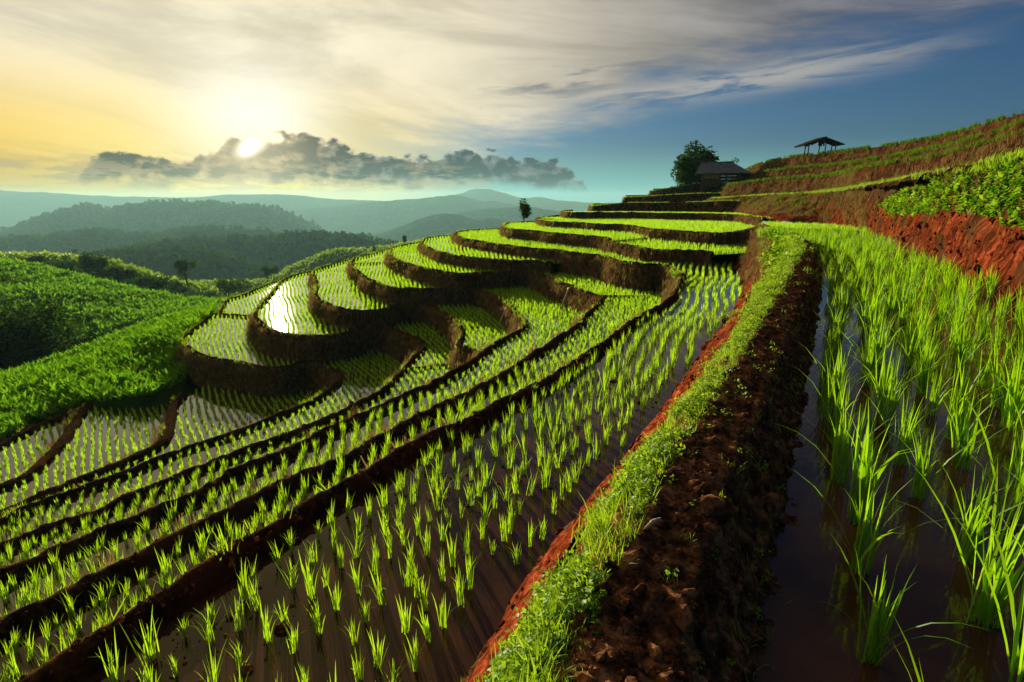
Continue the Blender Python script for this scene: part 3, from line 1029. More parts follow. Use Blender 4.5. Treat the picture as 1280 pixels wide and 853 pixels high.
ang_ = R_(SPEC['R'][0])
uR = PR[:, 0] * math.cos(ang_) - PR[:, 1] * math.sin(ang_)
vR = PR[:, 0] * math.sin(ang_) + PR[:, 1] * math.cos(ang_)
ur = np.round((uR - .22 * np.sin(vR * .17) - .10 * np.sin(vR * .9)) / SPEC['R'][1]).astype(int)
pu, pv, pd = px_of(PR)
seen = (pu > 0) & (pu < 1280) & (pv < 900)
rows_ = sorted(set(ur[seen & (vR < 5)]))[:4]
for n_r, rr in enumerate(rows_):
    ii = [i for i in np.argsort(vR) if ur[i] == rr and seen[i]][:8]
    for q, i in enumerate(ii):
        where = ['first row beside the dark bund', 'second row from the dark bund', 'third row from the dark bund', 'fourth row from the dark bund'][n_r]
        ROWLAB[tuple(np.round(PR[i], 4))] = 'tall rice clump, %s to the camera in the %s' % (ORD[q], where)
PA = rice['A']
ang_ = R_(SPEC['A'][0])
uA = PA[:, 0] * math.cos(ang_) - PA[:, 1] * math.sin(ang_)
vA = PA[:, 0] * math.sin(ang_) + PA[:, 1] * math.cos(ang_)
ua = np.round((uA - .10 * np.sin(vA * .9 + 6) - .22 * np.sin(vA * .17 + 12)) / SPEC['A'][1]).astype(int)
pu, pv, pd = px_of(PA)
seen = (pu > 0) & (pu < 1280) & (pv < 860)
for n_r, rr in enumerate(sorted(set(ua[seen & (vA < 6)]), reverse=True)[:8]):
    ii = [i for i in np.argsort(vA) if ua[i] == rr and seen[i]][:8]
    for q, i in enumerate(ii):
        ROWLAB[tuple(np.round(PA[i], 4))] = 'young rice tuft, %s to the camera in the %s row from the red earth cut' % (ORD[q], 'first' if n_r == 0 else ORD[n_r])
allp.sort(key=lambda a: -a[0])
solo, rest = allp[:300], allp[300:]
LAB = {'R': ('tall bright rice clump rising from the brown water beside the red bank', 'tall rice clumps in the paddy beside the red bank'),
       'A': ('young rice tuft planted in rows in the dark muddy paddy left of the weedy bund', 'young rice tufts in the dark muddy paddy'),
       'B': ('young rice tuft in the narrow strip just beyond the long mud bund', 'young rice tufts in the first narrow strip'),
       'C': ('young rice tuft in the second narrow strip beyond the long mud bund', 'young rice tufts in the second narrow strip')}
leafm = {}
n_parts = 0
for i, (s_, k, p_, q_, d_) in enumerate(solo):
    lab = LAB.get(k, ('young rice tuft in a narrow strip lower down the slope', 'young rice tufts in the lower strips'))
    v_i = i % 8
    rz = random.uniform(0, 6.28)
    if k == 'R' and n_parts < 36:
        n_parts += 1
        e = empty('rice_plant', p_, rz)
        e.scale = (q_,) * 3
        for li_, (v, f) in enumerate(tall[v_i][2]):
            kk = (v_i, li_)
            if kk not in leafm:
                leafm[kk] = me_of('leaf', v, f, M['rice'])
            lf = bpy.data.objects.new('leaf', leafm[kk])
            col.objects.link(lf)
            lf.parent = e
        o = e
    else:
        o = bpy.data.objects.new('rice_plant', tall_me[v_i] if k == 'R' else young_me[v_i])
        col.objects.link(o)
        o.location = p_
        o.rotation_euler = (random.gauss(0, .06), random.gauss(0, .06), rz)
        o.scale = (q_,) * 3
    own = ROWLAB.get(tuple(np.round(p_, 4))) if k in 'RA' else None
    tag(o, own or (lab[0] if k != 'R' else 'tall bright rice clump farther back in the paddy beside the red bank'), 'rice plant', lab[1])
pt = [proto('rice_tall', *clump(24, .50, .013, 4, .17, 300 + i, .20, .022)[:2], M['rice']) for i in range(5)]
pm = [proto('rice_young', *clump(14, .29, .011, 3, .28, 320 + i, .14, .013)[:2], M['rice_young']) for i in range(6)]
pf = [proto('rice_far', *clump(11, .21, .014, 2, .28, 340 + i, .10, .016)[:2], M['rice_far']) for i in range(5)]
P = np.array([r[2] for r in rest])
N_ = len(P)
dd = np.array([r[4] for r in rest])
isR = np.array([r[1] == 'R' for r in rest])
idx = np.where(isR, rng.integers(0, 5, N_), np.where(dd < 14, 5 + rng.integers(0, 6, N_), 11 + rng.integers(0, 5, N_)))
scl = np.repeat(np.array([r[3] for r in rest])[:, None], 3, 1)
rot = np.c_[rng.normal(0, .06, N_), rng.normal(0, .06, N_), rng.uniform(0, 6.28, N_)]
o = gn_scatter('rice_plants', P, rot, scl, idx, pt + pm + pf)
tag(o, 'rows of young bright green rice filling the terraced paddies', 'rice', kind='stuff')


# ------------------------------------------------------------------ weeds, grass fringes
def sprig(n, rs, size=.022, h=.05):
    r = random.Random(rs)
    V, F_ = [], []
    for k in range(n):
        phi = r.uniform(0, 6.28)
        el_ = r.uniform(-.1, .9)
        s = size * r.uniform(.6, 1.3)
        c = Vector((r.gauss(0, .018), r.gauss(0, .018), r.uniform(.0, h)))
        d = Vector((math.cos(phi) * math.cos(el_), math.sin(phi) * math.cos(el_), math.sin(el_)))
        sd = Vector((-math.sin(phi), math.cos(phi), r.uniform(-.3, .3))) * .36
        up = d.cross(sd).normalized() * .12
        b = len(V)
        V += [tuple(c), tuple(c + (d * .45 + sd) * s + up * s), tuple(c + d * s), tuple(c + (d * .45 - sd) * s + up * s)]
        F_ += [(b, b + 1, b + 2), (b, b + 2, b + 3)]
    return V, F_


def on_surface(V, n, u0, u1, v0, v1, near_bias=None, lift=0.0):
    """random points on a lofted surface (rows x cols x 3)"""
    nr, nc = V.shape[:2]
    # weight cells by area
    a = np.cross(V[1:, :-1] - V[:-1, :-1], V[:-1, 1:] - V[:-1, :-1])
    w = np.linalg.norm(a, axis=2)
    nz = a / (w[..., None] + 1e-12)
    r0, r1 = int(u0 * (nr - 1)), max(int(u1 * (nr - 1)), int(u0 * (nr - 1)) + 1)
    c0, c1 = int(v0 * (nc - 1)), int(v1 * (nc - 1))
    mask = np.zeros_like(w)
    mask[r0:r1, c0:c1] = 1
    w = w * mask
    if near_bias:
        dist = np.linalg.norm(V[:-1, :-1], axis=2)
        w = w * (1.0 / np.maximum(dist, 1.2)) ** near_bias
    pr = (w / w.sum()).ravel()
    ci = rng.choice(len(pr), n, p=pr)
    i, j = np.unravel_index(ci, w.shape)
    fu, fv = rng.random(n)[:, None], rng.random(n)[:, None]
    P = V[i, j] * (1 - fu) * (1 - fv) + V[i + 1, j] * fu * (1 - fv) + V[i, j + 1] * (1 - fu) * fv + V[i + 1, j + 1] * fu * fv
    if lift:
        q = nz[i, j]
        q = q * np.sign(q[:, 2:3] + 1e-6)
        P = P + q * lift * rng.uniform(.5, 1.2, (n, 1))
    return P


def scatter_on(name, P, protos, smin, smax, label, cat, tilt=.25, bydist=0.0):
    n = len(P)
    s = rng.uniform(smin, smax, n)
    if bydist:
        s = s * np.clip(np.linalg.norm(P, axis=1) / bydist, 1.0, 3.0)
    rot = np.c_[rng.normal(0, tilt, n), rng.normal(0, tilt, n), rng.uniform(0, 6.28, n)]
    o = gn_scatter(name, P, rot, np.repeat(s[:, None], 3, 1), rng.integers(0, len(protos), n), protos)
    return tag(o, label, cat, kind='stuff')


weed_p = [proto('weed', *sprig(9, 400 + i, .0175, .045), M['weed']) for i in range(5)]
tuft_p = [proto('tuft', *clump(9, .075, .0042, 3, .6, 420 + i, .3, .015)[:2], M['weed']) for i in range(4)]
Pw = np.vstack([on_surface(V_bund, 12000, .07, .35, 0.03, 1.0, 1.2), on_surface(V_bund, 420, .43, .95, 0.03, 1, 1.0)])
Pe = on_surface(V_red, 2600, .82, 1.0, 0.03, 1.0, 1.1)
Pw = np.vstack([Pw, Pe[fbm(Pe * 3.0, 3, 41) > .5]])
keep = fbm(Pw * np.array((3.0, 3.0, 3.0)), 4, 77) > -.18
scatter_on('weeds', Pw[keep], weed_p, .45, 1.25, 'low leafy weeds and creeping herbs along the bund crest', 'weeds', .3, 6.0)
Pl = on_surface(V_bund, 300, .05, .37, 0.03, 1.0, 1.0)
Pl = Pl[fbm(Pl * 1.7, 3, 52) > .18]
long_p = [proto('long_grass', *clump(11, .16, .005, 4, .55, 430 + i, .4, .02)[:2], M['weed']) for i in range(4)]
scatter_on('long_grass', Pl, long_p, .6, 1.25, 'longer grass in patches on the bund crest', 'grass', .25)
Pg = np.vstack([on_surface(V_bund, 1900, .06, .37, 0.03, 1.0, 1.1), on_surface(V_bund, 120, .5, .95, .03, 1, 1.0)])
scatter_on('grass', Pg, tuft_p, .6, 1.3, 'thin grass blades among the weeds of the bund', 'grass', .25, 6.0)
big_weed = [proto('shoulder_weed', *sprig(16, 440 + i, .085, .13), M['weed'] if i < 2 else M['maize']) for i in range(5)]
Pb = [on_surface(V_sh, 260, 0, .45, 0, 1), on_surface(V_b2, 120, .72, 1.0, .02, .55)]
# the leafy corner of the A wall
ca_ = np.array([unp(x, y, 2.85) for x, y in [(846, 345), (838, 335), (822, 331), (806, 331)]])
cb_ = np.array([unp(x, y, 3.85) for x, y in [(838, 358), (826, 352), (812, 350), (803, 352)]])
f1, f2 = rng.random((420, 1)), rng.random(420)
Pc = np.stack([np.interp(f2 * 3, range(4), ca_[:, i]) * f1[:, 0] + np.interp(f2 * 3, range(4), cb_[:, i]) * (1 - f1[:, 0]) for i in range(3)], 1)
Pb.append(Pc)
# leafy top of the red bank
nr, nc = V_bank.shape[:2]
Pv = on_surface(V_bank, 9000, .0, .5, 0.0, .62)
u_, v_, d_ = px_of(Pv)
lower = np.interp(u_, [1095, 1110, 1150, 1180, 1215, 1245, 1280, 1400], [255, 268, 272, 268, 266, 278, 290, 310])
upper = np.interp(u_, [1095, 1130, 1180, 1225, 1280, 1400], [262, 244, 228, 214, 199, 165])
m_ = (u_ > 1100) & (v_ < lower) & (v_ > upper - 3)
Pb.append(Pv[m_])
Pb = np.vstack(Pb)
scatter_on('leafy_plants', Pb, big_weed, .6, 1.2, 'leafy creepers spilling over the upper bank and the terrace corners', 'plants', .4)
# grass fringe along every lip
fr_p = [proto('fringe', *clump(8, .16, .012, 2, .5, 460 + i, .3, .03)[:2], M['weed']) for i in range(4)]
Pf, Pd = [], []
for k, L in LIPW.items():
    seglen = np.linalg.norm(np.diff(L, axis=0), axis=1)
    s = np.r_[0, np.cumsum(seglen)]
    dens = 26 if k in TIERS else 7
    n = int(s[-1] * dens)
    q = rng.uniform(0, s[-1], n)
    pts = np.stack([np.interp(q, s, L[:, i]) for i in range(3)], 1)
    pts[:, :2] += rng.normal(0, .05, (n, 2))
    kp = fbm(pts * .8, 2, 91) > (-.45 if k in TIERS else .10)
    (Pd if k in ('U1', 'U2', 'U3', 'Z7') else Pf).append(pts[kp])
bl = spline(B1, .1)
q = rng.uniform(0, len(bl) - 1, 3800)
pts = np.stack([np.interp(q, range(len(bl)), bl[:, i]) for i in range(3)], 1) + rng.normal(0, .09, (3800, 3)) * (1, 1, .3)
Pf.append(pts[pts[:, 1] > 8])
# a greener strip along the outer edge of the long mud bund
La = LIPW['A']
La = La[(La[:, 1] > 2) & (La[:, 1] < 12)]
q = rng.uniform(0, len(La) - 1, 420)
pts = np.stack([np.interp(q, range(len(La)), La[:, i]) for i in range(3)], 1) + np.c_[rng.normal(-.03, .04, 420), rng.normal(.02, .03, 420), rng.uniform(-.14, -.04, 420)]
Pf.append(pts[fbm(pts * .9, 2, 33) > -.1])
Pf += [on_surface(WALLV[k], n_, .0, .9, 0, 1, None, .03) for k, n_ in (('A', 420), ('M', 160), ('B', 420), ('C', 380), ('D', 320), ('E', 420), ('F', 900), ('Z1', 160), ('Z2', 160), ('Y', 90))]
Pf = np.vstack(Pf)
fd_p = [proto('dimlit_fringe', *clump(9, .26, .022, 2, .5, 470 + i, .3, .03)[:2], M['dimlit_grass']) for i in range(4)]
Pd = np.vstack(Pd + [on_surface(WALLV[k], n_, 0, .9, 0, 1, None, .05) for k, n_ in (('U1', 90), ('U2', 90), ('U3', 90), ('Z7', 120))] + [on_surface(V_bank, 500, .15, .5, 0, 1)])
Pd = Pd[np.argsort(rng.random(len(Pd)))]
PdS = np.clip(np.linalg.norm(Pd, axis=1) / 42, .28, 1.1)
od = scatter_on('upper_grass', Pd, fd_p, .5, 1.4, 'grass coloured for weak light along the terrace edges high on the hill', 'grass', .3)
sv = np.repeat((PdS * rng.uniform(.6, 1.3, len(Pd)))[:, None], 3, 1)
od.data.attributes['scl'].data.foreach_set('vector', np.asarray(sv, np.float32).ravel())
scatter_on('fringe_grass', Pf, fr_p, .5, 1.3, 'short grass growing along the edges of the terrace walls', 'grass', .3)

# dry grass hanging on the earth walls
straw_p = [proto('straw', *clump(7, .34, .022, 2, .30, 480 + i, .2, .09)[:2], M['straw']) for i in range(5)]
Ps = []
for k, V in WALLV.items():
    ar = np.linalg.norm(np.cross(V[1:, :-1] - V[:-1, :-1], V[:-1, 1:] - V[:-1, :-1]), axis=2).sum()
    far_ = k in TIERS
    Ps.append(on_surface(V, int(min(ar, 400) * (34 if not far_ else 22)), 0.0, .85, 0, 1, None, .13))
Ps.append(on_surface(V_bank, 5000, .12, .5, .35, 1.0, None, .10))
Ps.append(on_surface(V_b2, 600, .3, 1.0, .0, 1.0, None, .10))
Ps = np.vstack(Ps)
Ps = Ps[fbm(Ps * .7, 3, 19) > -.35]
u_, v_, d_ = px_of(Ps)
Ps = Ps[(u_ > -60) & (u_ < 1340) & (d_ > 6)]
n = len(Ps)
an = rng.uniform(0, 6.28, n)
o = gn_scatter('dry_grass', Ps, np.c_[math.pi + rng.normal(0, .30, n), rng.normal(0, .30, n), an], np.repeat(rng.uniform(.5, 1.2, n)[:, None], 3, 1), rng.integers(0, 5, n), straw_p)
tag(o, 'dry brown grass hanging down the earth walls', 'dry grass', kind='stuff')
print('straw', n)

# ------------------------------------------------------------------ maize slopes on the left
RID = [(268,387,46.5),(245,392,46),(215,401,45),(180,412,44),(110,438,41),(60,455,38.5),(0,474,35),(-80,500,31),(-180,530,27)]
NEAR = [unp(*q) for q in [(262,394,7.55),(246,407,7.6),(234,416,7.6),(229,428,7.6)]] + [unp(*q) for q in [(232,452,8.2),(222,482,8.6),(150,500,8.9),(95,508,9.4),(58,523,9.9),(0,551,9.95),(-80,584,9.95),(-180,625,9.95)]]
ridge = np.array([unf(*q) for q in RID])
ridge_s = spline(ridge, .6)
near_s = spline(np.array(NEAR), .6)
beyond = ridge_s + np.array([-6, 9, -5.5])
beyond2 = ridge_s + np.array([-14, 22, -20])
n_ = 110
a_, b_ = resample(near_s, n_), resample(ridge_s, n_)
midc = a_ * .5 + b_ * .5
midc[:, 2] += .35 * np.sin(np.linspace(0, np.pi, n_))
under = a_ + np.array([1.5, -1.5, -1.5])
o, V_fl = loft([under, a_, midc, b_, resample(beyond, n_), resample(beyond2, n_)], n_, 'maize_slope', M['field'], 9, .22, .35, 51)
tag(o, kind='structure')
HILLR = [(-140,300,142),(-60,313,138),(0,325,134),(60,339,129),(110,351,124),(180,367,117),(240,376,110),(280,378,104),(330,385,96)]
HB = [(-200,560,52),(-100,545,58),(0,520,62),(80,500,66),(150,480,70),(210,460,74),(260,440,80),(300,430,84),(340,420,86)]
hr = resample(np.array([unf(*q) for q in HILLR]), n_)
hb = resample(np.array([unf(*q) for q in HB]), n_)
hm = hr * .5 + hb * .5
hm[:, 2] += 1.6
hk = hr + np.array([-4, 18, -7])
hk2 = hr + np.array([-8, 45, -32])
o, V_lh = loft([hb, hm, hr, hk, hk2], n_, 'maize_hill', M['field'], 12, .7, .09, 57)
tag(o, kind='structure')


def maize(rs, n=9, h=.55, w=.105):
    return clump(n, h, w, 3, .85, rs, .9, .05)[:2]


mz = [proto('maize', *maize(500 + i), M['maize']) for i in range(4)]
Pm = on_surface(V_fl, 4200, .2, .68, 0, 1)
scatter_on('maize', Pm, mz, .45, 1.35, 'knee high maize covering the bright slope below the spur', 'maize', .15)
mzl = [proto('maize_far', *maize(520 + i, 9, 1.1, .28), M['maize']) for i in range(4)]
Pm = on_surface(V_lh, 10500, .0, .60, 0, 1)
scatter_on('maize_field', Pm, mzl, .5, 1.35, 'dense maize field on the rounded hillside across the gully', 'maize', .15)

# ------------------------------------------------------------------ hills and valley
gv = mesh_obj('ground', [(-30000, -30000, -230), (30000, -30000, -230), (30000, 30000, -230), (-30000, 30000, -230)], [(0, 1, 2, 3)], M['valley'])
tag(gv, kind='structure')
# the body of the hill under the terraces
hv = []
for i, Y in enumerate(np.linspace(-40, 110, 40)):
    for j, X in enumerate(np.linspace(-60, 120, 46)):
        hv.append((X, Y, -9 + .0 * X))
hx = np.linspace(-70, 160, 60)
hy = np.linspace(-60, 130, 50)
HX, HY = np.meshgrid(hx, hy)
HZ = -13.5 + np.clip((HX + 20) * .20, -30, 9.5) + np.clip(HX - 28, 0, 200) * .32 - np.clip(HY - 62, 0, 200) * .25 - np.clip(-HX - 20, 0, 60) * .45 - np.clip(24 - HX, 0, 90) * .10
HZ = np.minimum(HZ, np.where(HX < 30, -4.5, 99) + np.clip(HX - 24, 0, 99) * .35)
HZ += fbm(np.stack([HX * .07, HY * .07, HX * 0], -1), 3, 61) * .4
o = mesh_obj('hillside', np.stack([HX, HY, HZ], -1).reshape(-1, 3), grid_faces(50, 60), M['bank'], None, True)
tag(o, kind='structure')

HILLS = [
 # name, ridge (photo), distance, depth, material, roughness
 ('grass_ridge', [(-160,305),(-60,318),(0,321),(60,321),(120,325),(160,334),(190,344),(240,357),(285,367),(330,380),(380,400)], 190, 60, 'hill_grass', .9, -45),
 ('hill', [(60,372),(140,362),(220,355),(270,352),(330,350),(360,336),(400,319),(421,312.5),(449,311.5),(484,309),(520,303),(560,300),(620,300)], 330, 130, 'hill_grass', 3, -90),
 ('forest_hill', [(-200,325),(-60,322),(40,328),(118,320),(168,315),(219,312),(269,319),(293,326),(330,340),(380,352)], 520, 230, 'hill', 6, -130),
 ('forest_hill', [(100,330),(160,312),(220,303),(280,299),(330,297),(380,294.5),(421,296),(449,297),(463,300.5),(484,305.5),(520,312),(580,325)], 700, 260, 'hill', 6, -150),
 ('forest_hill', [(-300,300),(-100,300),(40,298),(120,290),(188,294),(235,288),(269,286.5),(320,288),(353,292),(387,295),(430,299),(500,312)], 1100, 420, 'hill', 10, -190),
 ('mountain', [(-160,330),(-60,305),(20,290),(61,272),(98,261),(118,260),(138,264),(155,260),(209,255.5),(222,253),(235,255.5),(286,255),(323,258),(363,269),(387,281),(404,292.5),(450,306),(520,320)], 2000, 800, 'hill', 22, -228),
 ('mountain', [(400,318),(450,300),(500,285),(522,275),(551,268),(570,268),(584,272),(600,276),(612,273),(626,275),(660,282),(740,300)], 2100, 700, 'hill', 22, -228),
 ('mountain', [(440,300),(500,282),(540,273),(570,266.5),(612,261),(657,258),(697,264),(760,272),(840,280)], 2800, 800, 'hill', 34, -228),
 ('mountain', [(200,270),(320,266),(380,262),(420,259),(460,254),(500,250),(540,247),(554,245),(568,244),(579,245.6),(592,249),(606,252),(619,251),(636,255.5),(680,262),(760,268)], 3800, 1000, 'hill', 46, -228),
 ('mountain', [(-300,236),(-100,236),(0,238),(59,241),(131,245),(237,247),(285,243.5),(356,243.5),(416,249),(499,252),(560,256),(660,260)], 4600, 1100, 'hill', 36, -228),
 ('mountain', [(480,254),(540,250),(573,242.6),(593,236.5),(612.5,237),(632,242.6),(652,248),(674,247.4),(697,251),(736,254),(800,253),(900,256),(1000,256)], 5200, 1100, 'hill', 36, -228),
]
forest_P, forest_S, crestP = [], [], []
for hi_, (nm, rp, D, W, mt, rg, zb) in enumerate(HILLS):
    c = spline(rp, 5.0)
    Lr = np.array([unf(x, y, D) for x, y in c])
    nrow = 30
    rows = []
    for r in range(nrow + 1):
        f = r / nrow * 2 - 1.05
        g = math.exp(-(f * 1.55) ** 2) if f < 0 else math.exp(-(f * 1.8) ** 2)
        P = Lr.copy()
        P[:, 1] = D + f * W
        P[:, 0] = Lr[:, 0] * (1 + (f * W / D) * .6)
        top_ = Lr[:, 2]
        P[:, 2] = (zb - 6) + (top_ - zb + 6) * g
        sp_ = fbm(np.c_[P[:, 0] / (W * .30), P[:, 1] / (W * .55), np.full(len(P), hi_ * 3.3)], 5, 70 + hi_)
        P[:, 2] += sp_ * rg * 1.5 * (min(1.0, abs(f) * 2.2)) * (.3 + g)
        P[:, 2] += fbm(np.c_[P[:, 0] / (W * .05), P[:, 1] / (W * .05), np.full(len(P), 1.0)], 2, 90 + hi_) * rg * .10
        rows.append(P)
    V = np.array(rows)
    o = mesh_obj(nm, V.reshape(-1, 3), grid_faces(V.shape[0], V.shape[1]), M[mt], None, True)
    tag(o, kind='structure')
    if hi_ < 2:
        crestP.append(on_surface(V, (3800, 4200)[hi_], .36, .56, 0, 1))
        crestP.append(on_surface(V, (1500, 900)[hi_], .1, .36, 0, 1))
    if 2 <= hi_ <= 5:
        n = (3000, 3200, 5000, 6000)[hi_ - 2]
        Q = on_surface(V, n, .12, .58, 0.0, 1.0)
        forest_P.append(Q)
        forest_S.append(rng.uniform(.6, 1.25, n) * (4.2, 4.6, 6.0, 11.0)[hi_ - 2])
    elif hi_ == 1:
        Q = on_surface(V, 900, .12, .42, 0.0, 1.0)
        forest_P.append(Q)
        forest_S.append(rng.uniform(.5, 1.25, len(Q)) * 3.6)


mzc = [proto('crest_grass', *maize(540 + i, 9, 1.5, .34), M['weed']) for i in range(3)]
scatter_on('meadow', np.vstack(crestP), mzc, .6, 1.4, 'rough sunlit meadow along the two green ridges in front of the forest', 'meadow', .2)


def leaf_cloud(n, rs, rad=(1, 1, 1), leaf=.25, lumps=7, zc=0.0, spread=.75):
    """crown: leaf faces clustered in uneven lumps, gaps between"""
    r = random.Random(rs)
    V, F_ = [], []
    L = []
    for _ in range(lumps):
        while True:
            p = Vector((r.uniform(-1, 1), r.uniform(-1, 1), r.uniform(-1, 1)))
            if p.length < 1: break
        p *= spread
        L.append((p, r.uniform(.28, .55)))
    for k in range(n):
        c, s = r.choice(L)
        d = Vector((r.gauss(0, 1), r.gauss(0, 1), r.gauss(0, 1))).normalized()
        q = c + d * s * (r.random() ** .35)
        q = Vector((q.x * rad[0], q.y * rad[1], q.z * rad[2] + zc))
        t1 = Vector((r.gauss(0, 1), r.gauss(0, 1), r.gauss(0, .7))).normalized()
        t2 = t1.orthogonal().normalized()
        t2.rotate(Matrix.Rotation(r.uniform(0, 6.28), 3, t1))
        l = leaf * r.uniform(.6, 1.4)
        b = len(V)
        V += [tuple(q - t1 * l * .5), tuple(q + t2 * l * .28), tuple(q + t1 * l * .5), tuple(q - t2 * l * .28)]
        F_ += [(b, b + 1, b + 2, b + 3)]
    return V, F_


fp = [proto('forest_tree', *leaf_cloud(70, 600 + i, (.5, .5, .62), .42, 6, .45), M['forest']) for i in range(5)]
FP = np.vstack(forest_P)
FS = np.concatenate(forest_S) * np.clip(rng.lognormal(0, .22, len(FP)), .5, 1.55)
kp = (fbm(np.c_[FP[:, 0] / 90, FP[:, 1] / 140, FP[:, 2] / 60], 3, 66) > -.32)
FP, FS = FP[kp], FS[kp]
nF = len(FP)
o = gn_scatter('forest', FP, np.c_[np.zeros((nF, 2)), rng.uniform(0, 6.28, nF)], np.c_[FS * rng.uniform(.8, 1.2, nF), FS, FS * rng.uniform(.8, 1.3, nF)], rng.integers(0, 5, nF), fp)
tag(o, 'dense forest clothing the lower hills', 'forest', kind='stuff')


# ------------------------------------------------------------------ trees one can tell apart
def tree(loc, h, wd_, n, rs, label, name='tree', leaf=.30, bare=.35, lumps=9, mat='tree_leaf', group=None, cat='tree'):
    r = random.Random(rs)
    e = empty(name, loc)
    mb = MB()
    topz = h * .8
    k = wd_ * .05
    pts, rad = [], []
    for i in range(7):
        f = i / 6
        pts.append((r.gauss(0, .02 * h) * f, r.gauss(0, .02 * h) * f, -.3 + f * (topz + .3)))
        rad.append(h * .028 * (1 - .8 * f))
    mb.tube(pts, rad, 8)
    for b in range(7):
        f = r.uniform(bare * .8, .8)
        z = topz * f
        a = r.uniform(0, 6.28)
        l = wd_ * r.uniform(.25, .42)
        p0 = Vector((0, 0, z))
        p1 = p0 + Vector((math.cos(a) * l * .5, math.sin(a) * l * .5, l * .35))
        p2 = p0 + Vector((math.cos(a) * l, math.sin(a) * l, l * .65))
        mb.tube([p0, p1, p2], [h * .013, h * .009, h * .003], 5)
    mb.build('trunk', M['bark'], e, True)
    ch = h * (1 - bare)
    V, F_ = leaf_cloud(n, rs + 1, (wd_ * .5, wd_ * .5, ch * .52), leaf, lumps, bare * h + ch * .5)
    mesh_obj('crown', V, F_, M[mat], e)
    return tag(e, label, cat, group)


def ground_z(x, y, fwd):
    return unf(x, y, fwd)


tree(unf(655, 277, 60), 2.3, 1.95, 1400, 1, 'lone small dark round tree standing on the end of the spur', leaf=.20, bare=.10, lumps=13)
tree(unf(862, 241, 81), 6.6, 6.6, 7000, 2, 'big bushy dark tree standing behind the stilt hut', leaf=.40, bare=.03, lumps=24)
tree(unf(915, 219, 90), 2.4, 2.8, 500, 3, 'small leafy bush peeping over the roof of the stilt hut', 'bush', leaf=.24, bare=.1, lumps=6, cat='bush')
# dark clump of trees in the gully
for i, (x, y, f, h, w, lb) in enumerate([
        (64, 466, 56, 9.6, 7.6, 'tall leafy tree rising from the gully, its right side catching the light'),
        (20, 478, 54, 8.4, 7.4, 'dark broad tree in deep shade beside the taller gully tree'),
        (-22, 484, 53, 9.0, 7.0, 'dark tree cut by the left edge of the picture in the gully'),
        (104, 455, 60, 4.2, 4.4, 'lower brownish bushy tree on the maize side of the gully')]):
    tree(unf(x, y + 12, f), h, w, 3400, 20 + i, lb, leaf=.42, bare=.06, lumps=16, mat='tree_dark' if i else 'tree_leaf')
for i, (x, y, f, h, w, lb) in enumerate([
        (40, 342, 150, 5.0, 8.0, 'low spreading tree on the skyline of the maize field, first from the left'),
        (118, 356, 146, 8.5, 9.5, 'tallest bushy tree along the crest of the maize field'),
        (78, 350, 149, 5.0, 8.0, 'rounded bush left of the tallest crest tree'),
        (150, 360, 142, 5.5, 9.0, 'wide bush right of the tallest crest tree'),
        (196, 368, 136, 4.5, 8.0, 'lowest bush at the right end of the crest row')]):
    tree(unf(x, y, f), h, w, 1500, 40 + i, lb, leaf=.75, bare=.12, lumps=11, group='trees along the maize crest')
for i, (x, y, f, h, w, bare, lb) in enumerate([
        (234, 357, 186, 9.5, 7.5, .30, 'solitary tall tree on the grassy ridge across the valley'),
        (228, 372, 165, 5.0, 8.0, .08, 'pale bushy tree just below the solitary tall tree'),
        (262, 374, 165, 3.5, 6.0, .08, 'small bush halfway between the solitary tree and the paddies'),
        (286, 373, 150, 6.4, 6.6, .15, 'dark round tree just left of the spur paddies'),
        (302, 368, 158, 4.6, 5.5, .12, 'fainter tree close behind the dark round tree'),
        (334, 352, 240, 7.0, 6.0, .2, 'hazy pair tree left on the far grassy ridge'),
        (343, 350, 240, 6.4, 5.0, .2, 'hazy pair tree right on the far grassy ridge'),
        (417, 300, 640, 8, 9, .1, 'tiny tree on the forest skyline above the spur'),
        (461, 301, 640, 9, 9, .1, 'tiny dark tree further right on the forest skyline'),
        (467, 313, 300, 4.6, 2.6, .1, 'thin little tree standing on the near grassy skyline behind the spur'),
        (506, 304, 200, 3.0, 2.2, .1, 'pointed shrub poking above the spur skyline')]):
    tree(unf(x, y, f), h, w, 900 if f < 300 else 300, 60 + i, lb, leaf=h * .10, bare=bare, lumps=9, mat='forest')

# ------------------------------------------------------------------ stilt hut
hut = empty('stilt_hut', unf(903, 240.5, 73.5))
hut.scale = (1.46,) * 3
tag(hut, 'wooden stilt hut with a tin roof and planked walls beside the bushy tree', 'hut')
yaw = R_(-32)
cr, sr = math.cos(yaw), math.sin(yaw)
def hp(x, y, z): return (x * cr - y * sr, x * sr + y * cr, z)
def hM(): return Matrix.Rotation(yaw, 3, 'Z')
X0, X1, XH, EY, ZE, ZR = -1.75, .55, 2.15, 1.75, 1.50, 2.45     # ridge from X0 to X1, hipped down to XH
WX0, WX1, WY = -1.45, 1.35, 1.25
for ix in (WX0, -.05, WX1):
    for iy in (-WY, WY):
        b = MB()
        b.tube([hp(ix, iy, -.8), hp(ix, iy, 1.62)], [.07, .06], 7)
        b.build('post', M['wood'], hut)
b = MB(); b.box(hp(-.05, 0, .50), (WX1 - WX0 + .3, 2 * WY + .3, .10), hM()); b.build('floor', M['wood'], hut)
for k in range(7):
    z = .66 + k * .135
    jx = random.uniform(-.015, .015)
    for (cx_, cy_, sx_, sy_) in ((-.75, -WY - .03 + jx, 1.35, .035), (WX0 - .03 + jx, 0, .035, 2 * WY), (-.05, WY + .03 + jx, WX1 - WX0, .035)):
        b = MB()
        b.box(hp(cx_, cy_, z), (sx_, sy_, .122), hM())
        b.build('plank', M['wood'] if k < 4 else M['board'], hut)
